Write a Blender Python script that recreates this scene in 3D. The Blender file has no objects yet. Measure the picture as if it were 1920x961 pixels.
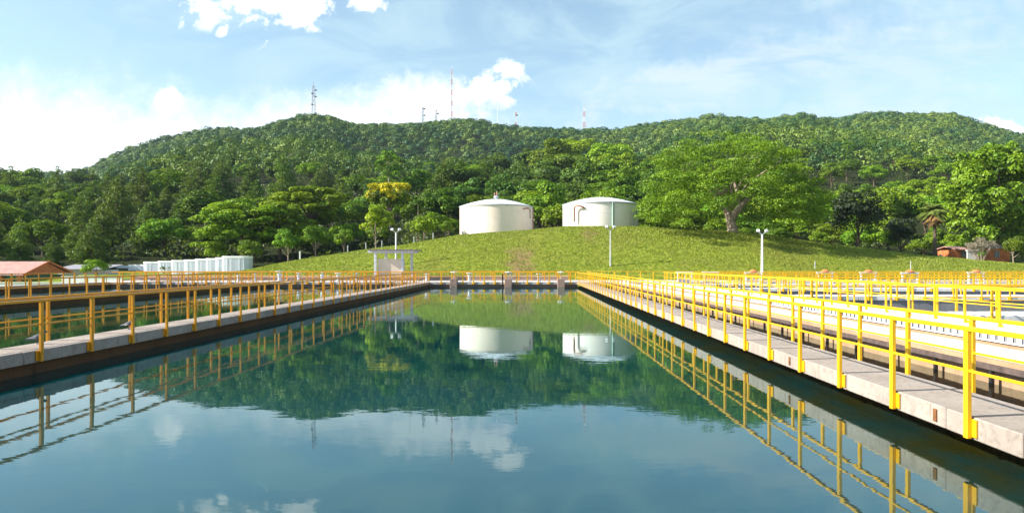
import bpy, bmesh, math, random
import numpy as np
from mathutils import Vector, Matrix
PI = math.pi
random.seed(7)
RS = np.random.RandomState(11)
sc = bpy.context.scene
COL = sc.collection
F = 1280.0; VX = 990.0; VY = 497.0; CZ = 1.7          # photograph calibration (pixels), camera height over the walkways
WL = -0.487                                          # water level

def at(px, py, Y):
    return Vector(((px - VX) / F * Y, Y, CZ + (VY - py) / F * Y))

def pxof(X, Y):
    return VX + F * X / Y

# ------------------------------------------------------------------ node helpers
class NT:
    def __init__(s, nt):
        s.nt = nt
    def n(s, t, **k):
        nd = s.nt.nodes.new(t)
        for a, b in k.items():
            setattr(nd, a, b)
        return nd
    def l(s, a, b):
        s.nt.links.new(a, b)
    def put(s, sock, v):
        if isinstance(v, bpy.types.NodeSocket):
            s.l(v, sock)
        elif isinstance(v, (tuple, list)) and len(v) == 3 and sock.type == 'RGBA':
            sock.default_value = (*v, 1)
        else:
            sock.default_value = v
    def m(s, op, a, b=0.0, c=None, clamp=False):
        nd = s.n('ShaderNodeMath', operation=op, use_clamp=clamp)
        s.put(nd.inputs[0], a); s.put(nd.inputs[1], b)
        if c is not None:
            s.put(nd.inputs[2], c)
        return nd.outputs[0]
    def ss(s, v, lo, hi, a=0.0, b=1.0):
        nd = s.n('ShaderNodeMapRange', interpolation_type='SMOOTHSTEP')
        s.put(nd.inputs[0], v); s.put(nd.inputs[1], lo); s.put(nd.inputs[2], hi)
        s.put(nd.inputs[3], a); s.put(nd.inputs[4], b)
        return nd.outputs[0]
    def mix(s, f, a, b, mode='MIX'):
        nd = s.n('ShaderNodeMix', data_type='RGBA', blend_type=mode)
        s.put(nd.inputs[0], f); s.put(nd.inputs[6], a); s.put(nd.inputs[7], b)
        return nd.outputs[2]
    def noise(s, vec, scale, detail=4, rough=.55, dist=0.0):
        nd = s.n('ShaderNodeTexNoise')
        s.put(nd.inputs['Vector'], vec)
        nd.inputs['Scale'].default_value = scale
        nd.inputs['Detail'].default_value = detail
        nd.inputs['Roughness'].default_value = rough
        nd.inputs['Distortion'].default_value = dist
        return nd.outputs[0]
    def map(s, vec, scale=(1, 1, 1), loc=(0, 0, 0), rot=(0, 0, 0)):
        nd = s.n('ShaderNodeMapping')
        s.put(nd.inputs[0], vec)
        nd.inputs[1].default_value = loc; nd.inputs[2].default_value = rot; nd.inputs[3].default_value = scale
        return nd.outputs[0]
    def ramp(s, f, stops):
        nd = s.n('ShaderNodeValToRGB')
        s.put(nd.inputs[0], f)
        el = nd.color_ramp.elements
        while len(el) < len(stops):
            el.new(.5)
        for e, (p, c) in zip(el, stops):
            e.position = p; e.color = (*c, 1)
        return nd.outputs[0]

def new_mat(name):
    m = bpy.data.materials.new(name); m.use_nodes = True
    t = NT(m.node_tree)
    b = m.node_tree.nodes['Principled BSDF']
    return m, t, b

def obj_coord(t):
    return t.n('ShaderNodeTexCoord').outputs['Object']

def geo_pos(t):
    return t.n('ShaderNodeNewGeometry').outputs['Position']

def bump(t, b, h, strength=.3, dist=.02):
    nd = t.n('ShaderNodeBump')
    nd.inputs['Strength'].default_value = strength
    nd.inputs['Distance'].default_value = dist
    t.l(h, nd.inputs['Height']); t.l(nd.outputs[0], b.inputs['Normal'])

def plain(name, col, rough=.6, metal=0.0, var=.12, scale=3.0, spec=.4, dirt=None):
    m, t, b = new_mat(name)
    p = geo_pos(t)
    n1 = t.noise(p, scale, 5, .6)
    dark = tuple(c * (1 - var * 2) for c in col); lite = tuple(min(1, c * (1 + var)) for c in col)
    c = t.ramp(n1, [(.3, dark), (.7, lite)])
    if dirt:
        n2 = t.noise(t.map(p, (1.2, 1.2, .25)), 4.0, 6, .65)
        c = t.mix(t.ss(n2, .58, .78, 0, .75), c, dirt)
    t.put(b.inputs['Base Color'], c)
    b.inputs['Roughness'].default_value = rough
    b.inputs['Metallic'].default_value = metal
    b.inputs['Specular IOR Level'].default_value = spec
    return m

def concrete(name, col, stain, speck=.5, rough=.9, scale=1.0):
    m, t, b = new_mat(name)
    p = geo_pos(t)
    big = t.noise(p, .9 * scale, 5, .6)
    fine = t.noise(p, 9 * scale, 6, .75)
    streak = t.noise(t.map(p, (5, 5, .6)), 1.6, 5, .65)
    c = t.ramp(big, [(.25, tuple(x * .72 for x in col)), (.55, col), (.8, tuple(min(1, x * 1.15) for x in col))])
    c = t.mix(t.ss(fine, .45, .75, 0, speck), c, tuple(x * .55 for x in col))
    c = t.mix(t.ss(streak, .54, .74, 0, .65), c, stain)
    t.put(b.inputs['Base Color'], c)
    b.inputs['Roughness'].default_value = rough
    b.inputs['Specular IOR Level'].default_value = .2
    bump(t, b, fine, .5, .02)
    return m

M = {}
# yellow enamel on the railings: slightly worn, rust towards the fixings
m, t, b = new_mat('yellow_paint_shaded')  # toned deeper for the left rails: their shade is put into the colour
p = geo_pos(t)
n1 = t.noise(p, 2.5, 4, .6); n2 = t.noise(p, 22, 5, .7)
c = t.ramp(n1, [(.3, (.58, .24, .006)), (.7, (.72, .32, .007))])
c = t.mix(t.ss(n2, .62, .70, 0, .85), c, (.28, .10, .02))
t.put(b.inputs['Base Color'], c); b.inputs['Roughness'].default_value = .38; b.inputs['Specular IOR Level'].default_value = .45
M['yellow'] = m
m, t, b = new_mat('yellow_paint_lit')  # same railing yellow, lightened: sunlight on the right side put into the colour
p = geo_pos(t)
n1 = t.noise(p, 2.5, 4, .6); n2 = t.noise(p, 22, 5, .7)
c = t.ramp(n1, [(.3, (.70, .36, .006)), (.7, (.82, .46, .007))])
c = t.mix(t.ss(n2, .63, .71, 0, .85), c, (.28, .10, .02))
t.put(b.inputs['Base Color'], c); b.inputs['Roughness'].default_value = .38; b.inputs['Specular IOR Level'].default_value = .45
M['yellow_lit'] = m
M['slab'] = concrete('slab_concrete', (.36, .312, .275), (.18, .14, .11), .9)
M['white_deck'] = concrete('pale_deck_concrete', (.74, .72, .70), (.45, .40, .36), .2)
M['grey_wall'] = concrete('grey_basin_concrete', (.23, .23, .235), (.10, .10, .10), .3)
M['dark_wall'] = concrete('stained_basin_concrete', (.115, .062, .030), (.04, .022, .012), .4)
M['tan_wall'] = concrete('tan_stained_concrete', (.40, .26, .16), (.22, .14, .085), .4)
M['brown_block'] = concrete('brown_block_concrete', (.36, .25, .20), (.20, .13, .10), .4)
M['far_deck'] = concrete('far_deck_concrete', (.52, .48, .46), (.28, .22, .19), .4)
M['rust'] = plain('rusty_steel', (.20, .085, .03), .85, .2, .3, 12)
M['dark_beam'] = plain('dark_beam_steel', (.10, .072, .066), .8, 0, .25, 6)
M['white_paint'] = plain('white_paint', (.80, .80, .80), .5, 0, .05, 2, .4, (.62, .60, .56))
M['white_grp'] = plain('white_panel_paint', (.54, .58, .66), .45, 0, .05, 1.5, .4, (.58, .60, .64))
M['galv'] = plain('galvanised_steel', (.55, .57, .60), .45, .5, .12, 6)
M['pale_metal'] = plain('pale_grey_paint', (.55, .57, .62), .5, .0, .1, 5)
M['black_steel'] = plain('black_steel', (.03, .03, .032), .5, .2, .2, 6)
M['orange_paint'] = plain('orange_paint', (.72, .20, .07), .6, 0, .15, 3, .3, (.45, .14, .06))
M['orange_wall'] = plain('orange_plaster', (.52, .16, .06), .85, 0, .18, 1.2, .2, (.34, .12, .06))
M['cream_tank'] = plain('cream_tank_paint', (.85, .72, .63), .5, 0, .03, .6, .35, (.62, .48, .36))
M['white_tank'] = plain('white_tank_paint', (.86, .79, .75), .5, 0, .03, .6, .35, (.62, .57, .52))
M['tank_roof'] = plain('tank_roof_paint', (.76, .78, .82), .45, 0, .08, 1.5, .35, (.5, .53, .58))
M['tank_trim'] = plain('grey_rim_paint', (.42, .47, .54), .5, 0, .15, 4)
M['rust_pipe'] = plain('rust_red_pipe_paint', (.42, .22, .16), .7, 0, .15, 4)
M['green_pipe'] = plain('pale_green_pipe_paint', (.42, .62, .52), .5, 0, .1, 4)
M['cream_board'] = plain('cream_board_paint', (.66, .56, .45), .7, 0, .06, 2)
M['weathered_wood'] = plain('weathered_timber', (.30, .24, .25), .85, 0, .2, 6)
M['teal_wall'] = plain('teal_wall_paint', (.05, .30, .22), .7, 0, .15, 2)
M['grey_roof'] = plain('grey_sheet_roof', (.30, .29, .33), .7, 0, .15, 3)
M['dark_glass'] = plain('dark_window', (.03, .03, .035), .2, 0, .1, 3)
M['trunk_pale'] = plain('pale_bark', (.34, .27, .21), .95, 0, .3, 4)
M['trunk_dark'] = plain('brown_bark', (.12, .085, .06), .95, 0, .3, 4)
M['dead_frond'] = plain('dead_palm_fronds', (.34, .20, .07), .95, 0, .3, 2)
M['bird'] = plain('pigeon_feathers', (.10, .11, .13), .7, 0, .35, 18)
M['red_white'] = None
m, t, b = new_mat('red_white_mast_paint')
p = geo_pos(t)
sp = t.n('ShaderNodeSeparateXYZ'); t.l(p, sp.inputs[0])
band = t.m('GREATER_THAN', t.m('FRACT', t.m('MULTIPLY', sp.outputs[2], 1 / 13.0)), .5)
t.put(b.inputs['Base Color'], t.mix(band, (.50, .12, .09), (.62, .62, .64)))
b.inputs['Roughness'].default_value = .6
M['red_white'] = m
M['mast'] = plain('mast_steel', (.28, .30, .36), .6, .2, .15, .3)
# roof tiles in rows
m, t, b = new_mat('red_roof_tiles')
p = obj_coord(t)
w1 = t.n('ShaderNodeTexWave', wave_type='BANDS', bands_direction='X'); t.l(p, w1.inputs[0]); w1.inputs['Scale'].default_value = 1.6
w2 = t.n('ShaderNodeTexWave', wave_type='BANDS', bands_direction='Y'); t.l(p, w2.inputs[0]); w2.inputs['Scale'].default_value = 1.1
n1 = t.noise(p, 1.2, 5, .65)
c = t.ramp(n1, [(.3, (.40, .21, .18)), (.7, (.55, .33, .29))])
c = t.mix(t.m('MULTIPLY', w1.outputs[1], .25), c, (.20, .09, .07))
t.put(b.inputs['Base Color'], c); b.inputs['Roughness'].default_value = .85
bump(t, b, t.m('ADD', w1.outputs[1], w2.outputs[1]), .6, .05)
M['tiles'] = m

# water: dark teal body under a faintly rippled surface
def water_mat(name, body, edge_tint=None, ripple=1.0):
    m, t, b = new_mat(name)
    p = geo_pos(t)
    n1 = t.noise(p, .35, 4, .6)
    c = t.mix(t.ss(n1, .35, .7), body, tuple(x * 1.35 for x in body))
    if edge_tint:
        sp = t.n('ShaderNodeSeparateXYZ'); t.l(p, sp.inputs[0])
        d = t.ss(t.m('ADD', sp.outputs[0], t.m('MULTIPLY', t.m('SUBTRACT', t.noise(t.map(p, (2.2, .7, 1)), 1.0, 4, .6), .5), 1.1)), edge_tint[0], edge_tint[1])
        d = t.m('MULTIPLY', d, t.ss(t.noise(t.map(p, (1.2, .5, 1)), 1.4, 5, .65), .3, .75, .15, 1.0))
        c = t.mix(d, c, edge_tint[2])  # another colour mixed into the water body towards larger x
    h1 = t.noise(t.map(p, (1.0, 1.9, 1)), .9, 2, .5)
    h2 = t.noise(t.map(p, (1.0, 1.7, 1), (3, 1, 0)), 5.5, 2, .5)
    h3 = t.noise(p, .12, 2, .5)
    h = t.m('ADD', t.m('MULTIPLY', h1, .0016), t.m('MULTIPLY', t.m('MULTIPLY', h2, .00050), t.ss(h3, .38, .62, .45, 1.0)))
    nd = t.n('ShaderNodeBump'); nd.inputs['Strength'].default_value = ripple; nd.inputs['Distance'].default_value = 1.0
    t.l(h, nd.inputs['Height'])
    nt = m.node_tree; nt.nodes.remove(b)
    df = t.n('ShaderNodeBsdfDiffuse'); gl = t.n('ShaderNodeBsdfGlossy'); fr = t.n('ShaderNodeFresnel'); mx_ = t.n('ShaderNodeMixShader')
    t.put(df.inputs[0], c); gl.inputs['Color'].default_value = (.80, .97, 1.0, 1); gl.inputs['Roughness'].default_value = .01
    fr.inputs['IOR'].default_value = 1.95
    for k in (gl.inputs['Normal'], fr.inputs['Normal']):
        t.l(nd.outputs[0], k)
    t.l(fr.outputs[0], mx_.inputs[0]); t.l(df.outputs[0], mx_.inputs[1]); t.l(gl.outputs[0], mx_.inputs[2])
    out = [n for n in nt.nodes if n.type == 'OUTPUT_MATERIAL'][0]
    t.l(mx_.outputs[0], out.inputs[0])
    return m
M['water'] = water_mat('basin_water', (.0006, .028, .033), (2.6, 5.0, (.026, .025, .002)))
M['water_left'] = water_mat('left_basin_water', (.0015, .019, .013))
M['water_brown'] = water_mat('channel_water', (.030, .016, .008), None, 1.6)
M['water_tan'] = water_mat('trough_water', (.16, .10, .06), None, 1.2)

# ------------------------------------------------------------------ mesh helpers
class MB:
    def __init__(s):
        s.v = []; s.f = []
    def add(s, vs, fs):
        o = len(s.v); s.v += [tuple(v) for v in vs]; s.f += [tuple(i + o for i in f) for f in fs]
        return s
    def box(s, x0, x1, y0, y1, z0, z1, ch=0.0):
        if ch > 0:
            vs = []
            for z, i in ((z0, ch), (z0 + ch, 0), (z1 - ch, 0), (z1, ch)):
                a, b_, c, d = x0 + i, x1 - i, y0 + i, y1 - i
                k = ch if i == 0 else ch * .6
                vs += [(a + k, c, z), (b_ - k, c, z), (b_, c + k, z), (b_, d - k, z), (b_ - k, d, z), (a + k, d, z), (a, d - k, z), (a, c + k, z)]
            fs = [tuple(range(7, -1, -1)), tuple(range(24, 32))]
            for r in range(3):
                for j in range(8):
                    fs.append((r * 8 + j, r * 8 + (j + 1) % 8, (r + 1) * 8 + (j + 1) % 8, (r + 1) * 8 + j))
            return s.add(vs, fs)
        vs = [(x0, y0, z0), (x1, y0, z0), (x1, y1, z0), (x0, y1, z0), (x0, y0, z1), (x1, y0, z1), (x1, y1, z1), (x0, y1, z1)]
        return s.add(vs, [(3, 2, 1, 0), (4, 5, 6, 7), (0, 1, 5, 4), (1, 2, 6, 5), (2, 3, 7, 6), (3, 0, 4, 7)])
    def tube(s, pts, rad, n=8, cap=True):
        pts = [Vector(p) for p in pts]
        if not isinstance(rad, (list, tuple)):
            rad = [rad] * len(pts)
        vs = []; fs = []; ref = Vector((.31, .17, .93))
        for i, p in enumerate(pts):
            d = (pts[min(i + 1, len(pts) - 1)] - pts[max(i - 1, 0)]).normalized()
            a = d.cross(ref)
            if a.length < .05:
                a = d.cross(Vector((1, 0, 0)))
            a.normalize(); c = d.cross(a)
            for k in range(n):
                q = 2 * PI * k / n
                vs.append(p + (a * math.cos(q) + c * math.sin(q)) * rad[i])
        for i in range(len(pts) - 1):
            for k in range(n):
                fs.append((i * n + k, i * n + (k + 1) % n, (i + 1) * n + (k + 1) % n, (i + 1) * n + k))
        if cap:
            fs.append(tuple(range(n - 1, -1, -1))); o = (len(pts) - 1) * n; fs.append(tuple(o + k for k in range(n)))
        return s.add(vs, fs)
    def lathe(s, prof, n=48, c=(0, 0, 0)):
        vs = []; fs = []
        for r, z in prof:
            for k in range(n):
                q = 2 * PI * k / n
                vs.append((c[0] + r * math.cos(q), c[1] + r * math.sin(q), c[2] + z))
        for i in range(len(prof) - 1):
            for k in range(n):
                fs.append((i * n + k, i * n + (k + 1) % n, (i + 1) * n + (k + 1) % n, (i + 1) * n + k))
        if prof[0][0] > .001:
            fs.append(tuple(range(n - 1, -1, -1)))
        if prof[-1][0] > .001:
            o = (len(prof) - 1) * n; fs.append(tuple(o + k for k in range(n)))
        return s.add(vs, fs)
    def prism(s, poly, y0, y1):       # poly in (x, z)
        n = len(poly)
        vs = [(x, y0, z) for x, z in poly] + [(x, y1, z) for x, z in poly]
        fs = [tuple(range(n)), tuple(range(2 * n - 1, n - 1, -1))]
        for k in range(n):
            fs.append((k, k + n, (k + 1) % n + n, (k + 1) % n))
        return s.add(vs, fs)
    def mesh(s, name, mat, smooth=False):
        me = bpy.data.meshes.new(name)
        me.from_pydata(s.v, [], s.f); me.update()
        bm = bmesh.new(); bm.from_mesh(me); bmesh.ops.recalc_face_normals(bm, faces=bm.faces); bm.to_mesh(me); bm.free()
        if mat:
            me.materials.append(mat)
        if smooth:
            me.polygons.foreach_set('use_smooth', [True] * len(me.polygons))
            me.set_sharp_from_angle(angle=math.radians(38))
        return me

def link(name, me, parent=None, loc=(0, 0, 0), label=None, cat=None, group=None, kind=None):
    o = bpy.data.objects.new(name, me); COL.objects.link(o)
    o.location = loc
    if parent:
        o.parent = parent
    tag(o, label, cat, group, kind)
    return o

def tag(o, label=None, cat=None, group=None, kind=None):
    if label: o['label'] = label
    if cat: o['category'] = cat
    if group: o['group'] = group
    if kind: o['kind'] = kind

def thing(name, label, cat, loc=(0, 0, 0), group=None, rz=0.0):
    o = bpy.data.objects.new(name, None); COL.objects.link(o)
    o.location = loc; o.rotation_euler = (0, 0, rz); o.empty_display_size = .3
    tag(o, label, cat, group)
    return o

def part(name, mb, mat, parent, loc=(0, 0, 0), smooth=False, label=None):
    return link(name, mb.mesh(name, mat, smooth) if isinstance(mb, MB) else mb, parent, loc, label)

def copy_tree(o, parent=None):
    c = o.copy(); COL.objects.link(c)
    if parent:
        c.parent = parent
    for ch in o.children:
        copy_tree(ch, c)
    return c

def np_mesh(name, verts, quads, mat, tint=None):
    me = bpy.data.meshes.new(name)
    nv, nf = len(verts), len(quads)
    me.vertices.add(nv); me.vertices.foreach_set('co', np.ascontiguousarray(verts, np.float32).ravel())
    me.loops.add(nf * 4); me.loops.foreach_set('vertex_index', np.ascontiguousarray(quads, np.int32).ravel())
    me.polygons.add(nf); me.polygons.foreach_set('loop_start', np.arange(nf, dtype=np.int32) * 4)
    me.polygons.foreach_set('loop_total', np.full(nf, 4, np.int32))
    me.update(calc_edges=True)
    if tint is not None:
        a = me.attributes.new('tint', 'FLOAT', 'POINT')
        a.data.foreach_set('value', np.ascontiguousarray(tint, np.float32))
    me.materials.append(mat)
    return me

# ------------------------------------------------------------------ terrain
def lerpx(tab):
    a = np.array(tab, float)
    return lambda x: np.interp(x, a[:, 0], a[:, 1])
crest_py = lerpx([(300, 515), (480, 508), (560, 489), (600, 482), (690, 468), (760, 460), (860, 441), (940, 435), (1000, 431), (1060, 425),
                  (1200, 425), (1280, 430), (1370, 434), (1500, 452), (1600, 464), (1700, 477), (1800, 487), (1920, 497), (2100, 505)])
sky_py = lerpx([(-700, 335), (-100, 330), (0, 326), (120, 324), (170, 314), (200, 294), (240, 277), (300, 258), (350, 246), (400, 238), (450, 240), (490, 238),
                (530, 225), (560, 217), (590, 215), (620, 220), (650, 232), (670, 236), (720, 234), (770, 232), (840, 226), (880, 221), (920, 228),
                (960, 236), (1020, 239), (1090, 240), (1150, 240), (1190, 235), (1240, 226), (1290, 220), (1340, 214), (1380, 218), (1440, 222),
                (1500, 212), (1540, 220), (1570, 222), (1610, 213), (1660, 211), (1720, 213), (1790, 213), (1820, 224), (1850, 234), (1890, 247),
                (1920, 253), (2000, 265), (2300, 300), (2900, 335)])
_g = np.random.RandomState(3)
_K = [(_g.uniform(.006, .03), _g.uniform(0, 2 * PI), _g.uniform(0, 2 * PI)) for _ in range(10)]
def undul(X, Y):
    s = np.zeros_like(X)
    for k, a, ph in _K:
        s += np.sin(k * (X * np.cos(a) + Y * np.sin(a)) + ph) * (.012 / k) ** .6
    return s / 3.0
RIDGE = 830.0
def smooth(t):
    t = np.clip(t, 0, 1); return t * t * (3 - 2 * t)
def terrain(X, Y):
    X = np.asarray(X, float); Y = np.asarray(Y, float)
    Yc = np.maximum(Y, 60.0)
    u = VX + F * X / 102.0
    ez = CZ + (VY - crest_py(u)) * 102.0 / F
    low = np.where(X < -46, -2.6, -.12)
    e = np.maximum(ez, low)
    z = low + (e - low) * np.sin(np.clip((Y - 79.5) / 22.5, 0, 1) * PI / 2) ** 1.25
    ug = VX + F * X / Yc
    rz = CZ + (VY - sky_py(ug)) * RIDGE / F - 9.0
    t = (Y - 135) / (RIDGE - 135)
    back = 5.0 + (rz - 5.0) * np.clip(t, 0, 1) ** 1.18
    back = back + undul(X, Y) * 20 * np.clip((t - .05) / .3, 0, 1) * np.clip((1.0 - t) / .6, 0, 1)
    back = np.where(t > 1, rz - (Y - RIDGE) * .12, back)
    z = z + (back - z) * smooth((Y - 108) / 40.0)
    side = smooth((np.abs(X) - 1.05 * Yc) / 300.0) * smooth((Y - 150) / 100.0)
    z = z * (1 - side * .5)
    hole = (X > -45.5) & (X < 66) & (Y > -6) & (Y < 79.2)
    return np.where(hole, -3.9, z)

def build_ground():
    xs = np.unique(np.concatenate([np.linspace(-1500, -170, 60), np.arange(-170, 171, 2.5), np.linspace(170, 1500, 60), [-45.51, -45.49, 65.99, 66.01]]))
    ys = np.unique(np.concatenate([np.linspace(-1200, -20, 20), np.arange(-20, 160, 2.0), np.arange(160, 400, 8.0), np.arange(400, 1000, 12), np.linspace(1000, 2200, 20), [-6.01, -5.99, 79.19, 79.21]]))
    Xg, Yg = np.meshgrid(xs, ys)
    Z = terrain(Xg, Yg)
    v = np.stack([Xg.ravel(), Yg.ravel(), Z.ravel()], 1)
    nx, ny = len(xs), len(ys)
    i = (np.arange(ny - 1)[:, None] * nx + np.arange(nx - 1)[None]).ravel()
    q = np.stack([i, i + 1, i + 1 + nx, i + nx], 1)
    m, t, b = new_mat('grass_and_soil')
    p = geo_pos(t)
    sp = t.n('ShaderNodeSeparateXYZ'); t.l(p, sp.inputs[0])
    n1 = t.noise(p, .12, 4, .6); n2 = t.noise(p, 1.6, 6, .7); n3 = t.noise(p, .5, 4, .6)
    g = t.ramp(n2, [(.3, (.08, .12, .010)), (.5, (.18, .225, .022)), (.7, (.30, .31, .05))])
    g = t.mix(t.ss(n1, .45, .65, 0, .5), g, (.17, .16, .035))
    # worn brown strip down the slope
    dx = t.m('ABSOLUTE', t.m('ADD', t.m('ADD', sp.outputs[0], 1.0), t.m('MULTIPLY', t.m('SUBTRACT', n3, .5), 5)))
    strip = t.m('MULTIPLY', t.ss(dx, 2.4, .6), t.ss(sp.outputs[2], 4.6, 3.0))
    dx2 = t.m('ABSOLUTE', t.m('SUBTRACT', t.m('ADD', sp.outputs[0], t.m('MULTIPLY', t.m('SUBTRACT', n3, .5), 4)), 8.6))
    strip2 = t.m('MULTIPLY', t.ss(dx2, 1.6, .4), t.ss(sp.outputs[2], 4.4, 6.0))
    g = t.mix(t.m('MULTIPLY', t.m('MAXIMUM', strip, strip2), t.ss(n2, .3, .6, .2, .9)), g, (.23, .14, .08))
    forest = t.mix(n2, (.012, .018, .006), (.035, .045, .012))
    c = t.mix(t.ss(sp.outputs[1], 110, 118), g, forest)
    t.put(b.inputs['Base Color'], c); b.inputs['Roughness'].default_value = 1; b.inputs['Specular IOR Level'].default_value = .1
    bump(t, b, n2, 1.0, .25)
    me = np_mesh('ground', v, q, m)
    o = link('ground', me, kind='structure')
    return o
build_ground()

# ------------------------------------------------------------------ foliage
def leaf_mat(name, dark, lite, hue_var=.02, val_var=.35, trans=.24):
    m, t, b = new_mat(name)
    a = t.n('ShaderNodeAttribute', attribute_name='tint')
    oi = t.n('ShaderNodeObjectInfo')
    c = t.mix(a.outputs['Fac'], dark, lite)
    hs = t.n('ShaderNodeHueSaturation')
    t.put(hs.inputs['Hue'], t.m('ADD', .5 - hue_var, t.m('MULTIPLY', oi.outputs['Random'], 2 * hue_var)))
    t.put(hs.inputs['Value'], t.m('ADD', 1 - val_var, t.m('MULTIPLY', t.m('FRACT', t.m('MULTIPLY', oi.outputs['Random'], 7.31)), 2 * val_var)))
    t.l(c, hs.inputs['Color'])
    nt = m.node_tree
    nt.nodes.remove(b)
    d = t.n('ShaderNodeBsdfDiffuse'); tr = t.n('ShaderNodeBsdfTranslucent'); gl = t.n('ShaderNodeBsdfGlossy')
    gl.inputs['Roughness'].default_value = .55
    gl.inputs['Color'].default_value = (.6, .65, .6, 1)
    t.l(hs.outputs[0], d.inputs[0])
    tc = t.mix(.5, hs.outputs[0], (.30, .40, .02), 'MIX')
    t.l(tc, tr.inputs[0])
    m1 = t.n('ShaderNodeMixShader'); m1.inputs[0].default_value = trans; t.l(d.outputs[0], m1.inputs[1]); t.l(tr.outputs[0], m1.inputs[2])
    m2 = t.n('ShaderNodeMixShader'); m2.inputs[0].default_value = .04; t.l(m1.outputs[0], m2.inputs[1]); t.l(gl.outputs[0], m2.inputs[2])
    out = [n for n in nt.nodes if n.type == 'OUTPUT_MATERIAL'][0]
    t.l(m2.outputs[0], out.inputs[0])
    return m
L = {
    'broad': leaf_mat('broadleaf_foliage', (.055, .140, .006), (.225, .350, .012)),
    'dark': leaf_mat('dark_foliage', (.022, .068, .008), (.125, .215, .022), .02, .3, .2),
    'pine': leaf_mat('pine_foliage', (.026, .072, .008), (.155, .245, .026), .02, .3, .2),
    'lime': leaf_mat('lime_foliage', (.100, .205, .006), (.330, .460, .014), .015, .2),
    'yellow': leaf_mat('yellow_blossom', (.34, .34, .012), (.80, .66, .014), .01, .1),
    'spread': leaf_mat('spreading_crown_foliage', (.075, .170, .006), (.250, .380, .016), .005, .05),
    'glossy': leaf_mat('large_leaf_foliage', (.070, .165, .006), (.240, .370, .014), .005, .05),
    'sombre': leaf_mat('sombre_foliage', (.010, .022, .008), (.040, .062, .024), .01, .1, .15),
    'grey': leaf_mat('dry_grey_foliage', (.18, .15, .12), (.40, .34, .26), .005, .05),
    'palm': leaf_mat('palm_foliage', (.09, .13, .03), (.20, .25, .045), .005, .05),
    'canopy': leaf_mat('hillside_foliage', (.016, .075, .020), (.190, .265, .030), 0, 0, .12),
    'under': leaf_mat('undergrowth_foliage', (.024, .050, .010), (.09, .13, .022), 0, 0, .2),
    'grass': leaf_mat('grass_blades', (.13, .18, .012), (.31, .34, .048), 0, 0, .3),
}
def unit(a):
    return a / np.maximum(np.linalg.norm(a, axis=1, keepdims=True), 1e-6)

def leaves(rs, lobes, n, size, flat=.6, up=.3, shell=.12, lower=.35, inner=.12, aspect=.6, ltint=None, droop=0.0):
    lobes = np.asarray(lobes, float)
    w = (lobes[:, 3] * lobes[:, 4]) ** .5 * lobes[:, 5] ** .5
    w = w ** 1.6
    k = rs.choice(len(lobes), n, p=w / w.sum())
    d = unit(rs.normal(size=(n, 3)))
    flip = (d[:, 2] < 0) & (rs.rand(n) > lower)
    d[flip, 2] *= -1
    r = 1 - np.abs(rs.normal(0, shell, n))
    ins = rs.rand(n) < inner
    r[ins] = rs.uniform(.2, .85, ins.sum())
    pos = lobes[k, :3] + d * lobes[k, 3:6] * r[:, None]
    nr = d / lobes[k, 3:6] * lobes[k, 3:6].mean(1, keepdims=True)
    nr = unit(unit(nr) + rs.normal(size=(n, 3)) * flat + np.array([0, 0, up]))
    ref = rs.normal(size=(n, 3)); ref[:, 2] -= droop
    a = unit(np.cross(np.cross(nr, ref), nr)); c = np.cross(nr, a)
    s = size * rs.uniform(.6, 1.35, n)
    if ltint is None:
        ltint = rs.normal(0, .16, len(lobes))
    tint = np.clip(.48 + rs.normal(0, .2, n) + ltint[k], 0, 1)
    return quads(pos, nr, a, c, s, aspect), tint

def quads(pos, nr, a, c, s, aspect):
    n = len(pos); s = s[:, None]
    v = np.empty((n, 4, 3))
    v[:, 0] = pos + a * s * .5 - nr * s * .12
    v[:, 1] = pos + c * s * .5 * aspect
    v[:, 2] = pos - a * s * .5 - nr * s * .12
    v[:, 3] = pos - c * s * .5 * aspect
    return v.reshape(-1, 3)

def leaf_mesh(name, parts_, mat):
    v = np.concatenate([p[0] for p in parts_]); tt = np.concatenate([np.repeat(p[1], 4) for p in parts_])
    return np_mesh(name, v, np.arange(len(v)).reshape(-1, 4), mat, tt)

def env_lobes(rs, R, H0, H1, n, lr, zpow=1.0, flatz=.75):
    """lobes on an egg-shaped envelope from height H0 to H1, radius R"""
    out = []
    cz = H0 + (H1 - H0) * .45; rz = (H1 - H0) * .5
    for i in range(n):
        d = rs.normal(size=3); d /= np.linalg.norm(d)
        if d[2] < -.2: d[2] *= -.6
        k = rs.uniform(.55, .9)
        s = lr * rs.uniform(.7, 1.3)
        out.append((d[0] * R * k, d[1] * R * k, cz + d[2] * rz * k * 1.05, s, s, s * flatz * rs.uniform(.8, 1.2)))
    return out

def make_tree(name, trunk, crown_mesh, tmat, extra=None):
    r = bpy.data.objects.new(name, None); r.empty_display_size = 1
    link_parts = [('trunk', trunk.mesh(name + '_trunk', tmat, True)), ('crown', crown_mesh)] + (extra or [])
    return (name, link_parts)

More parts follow.
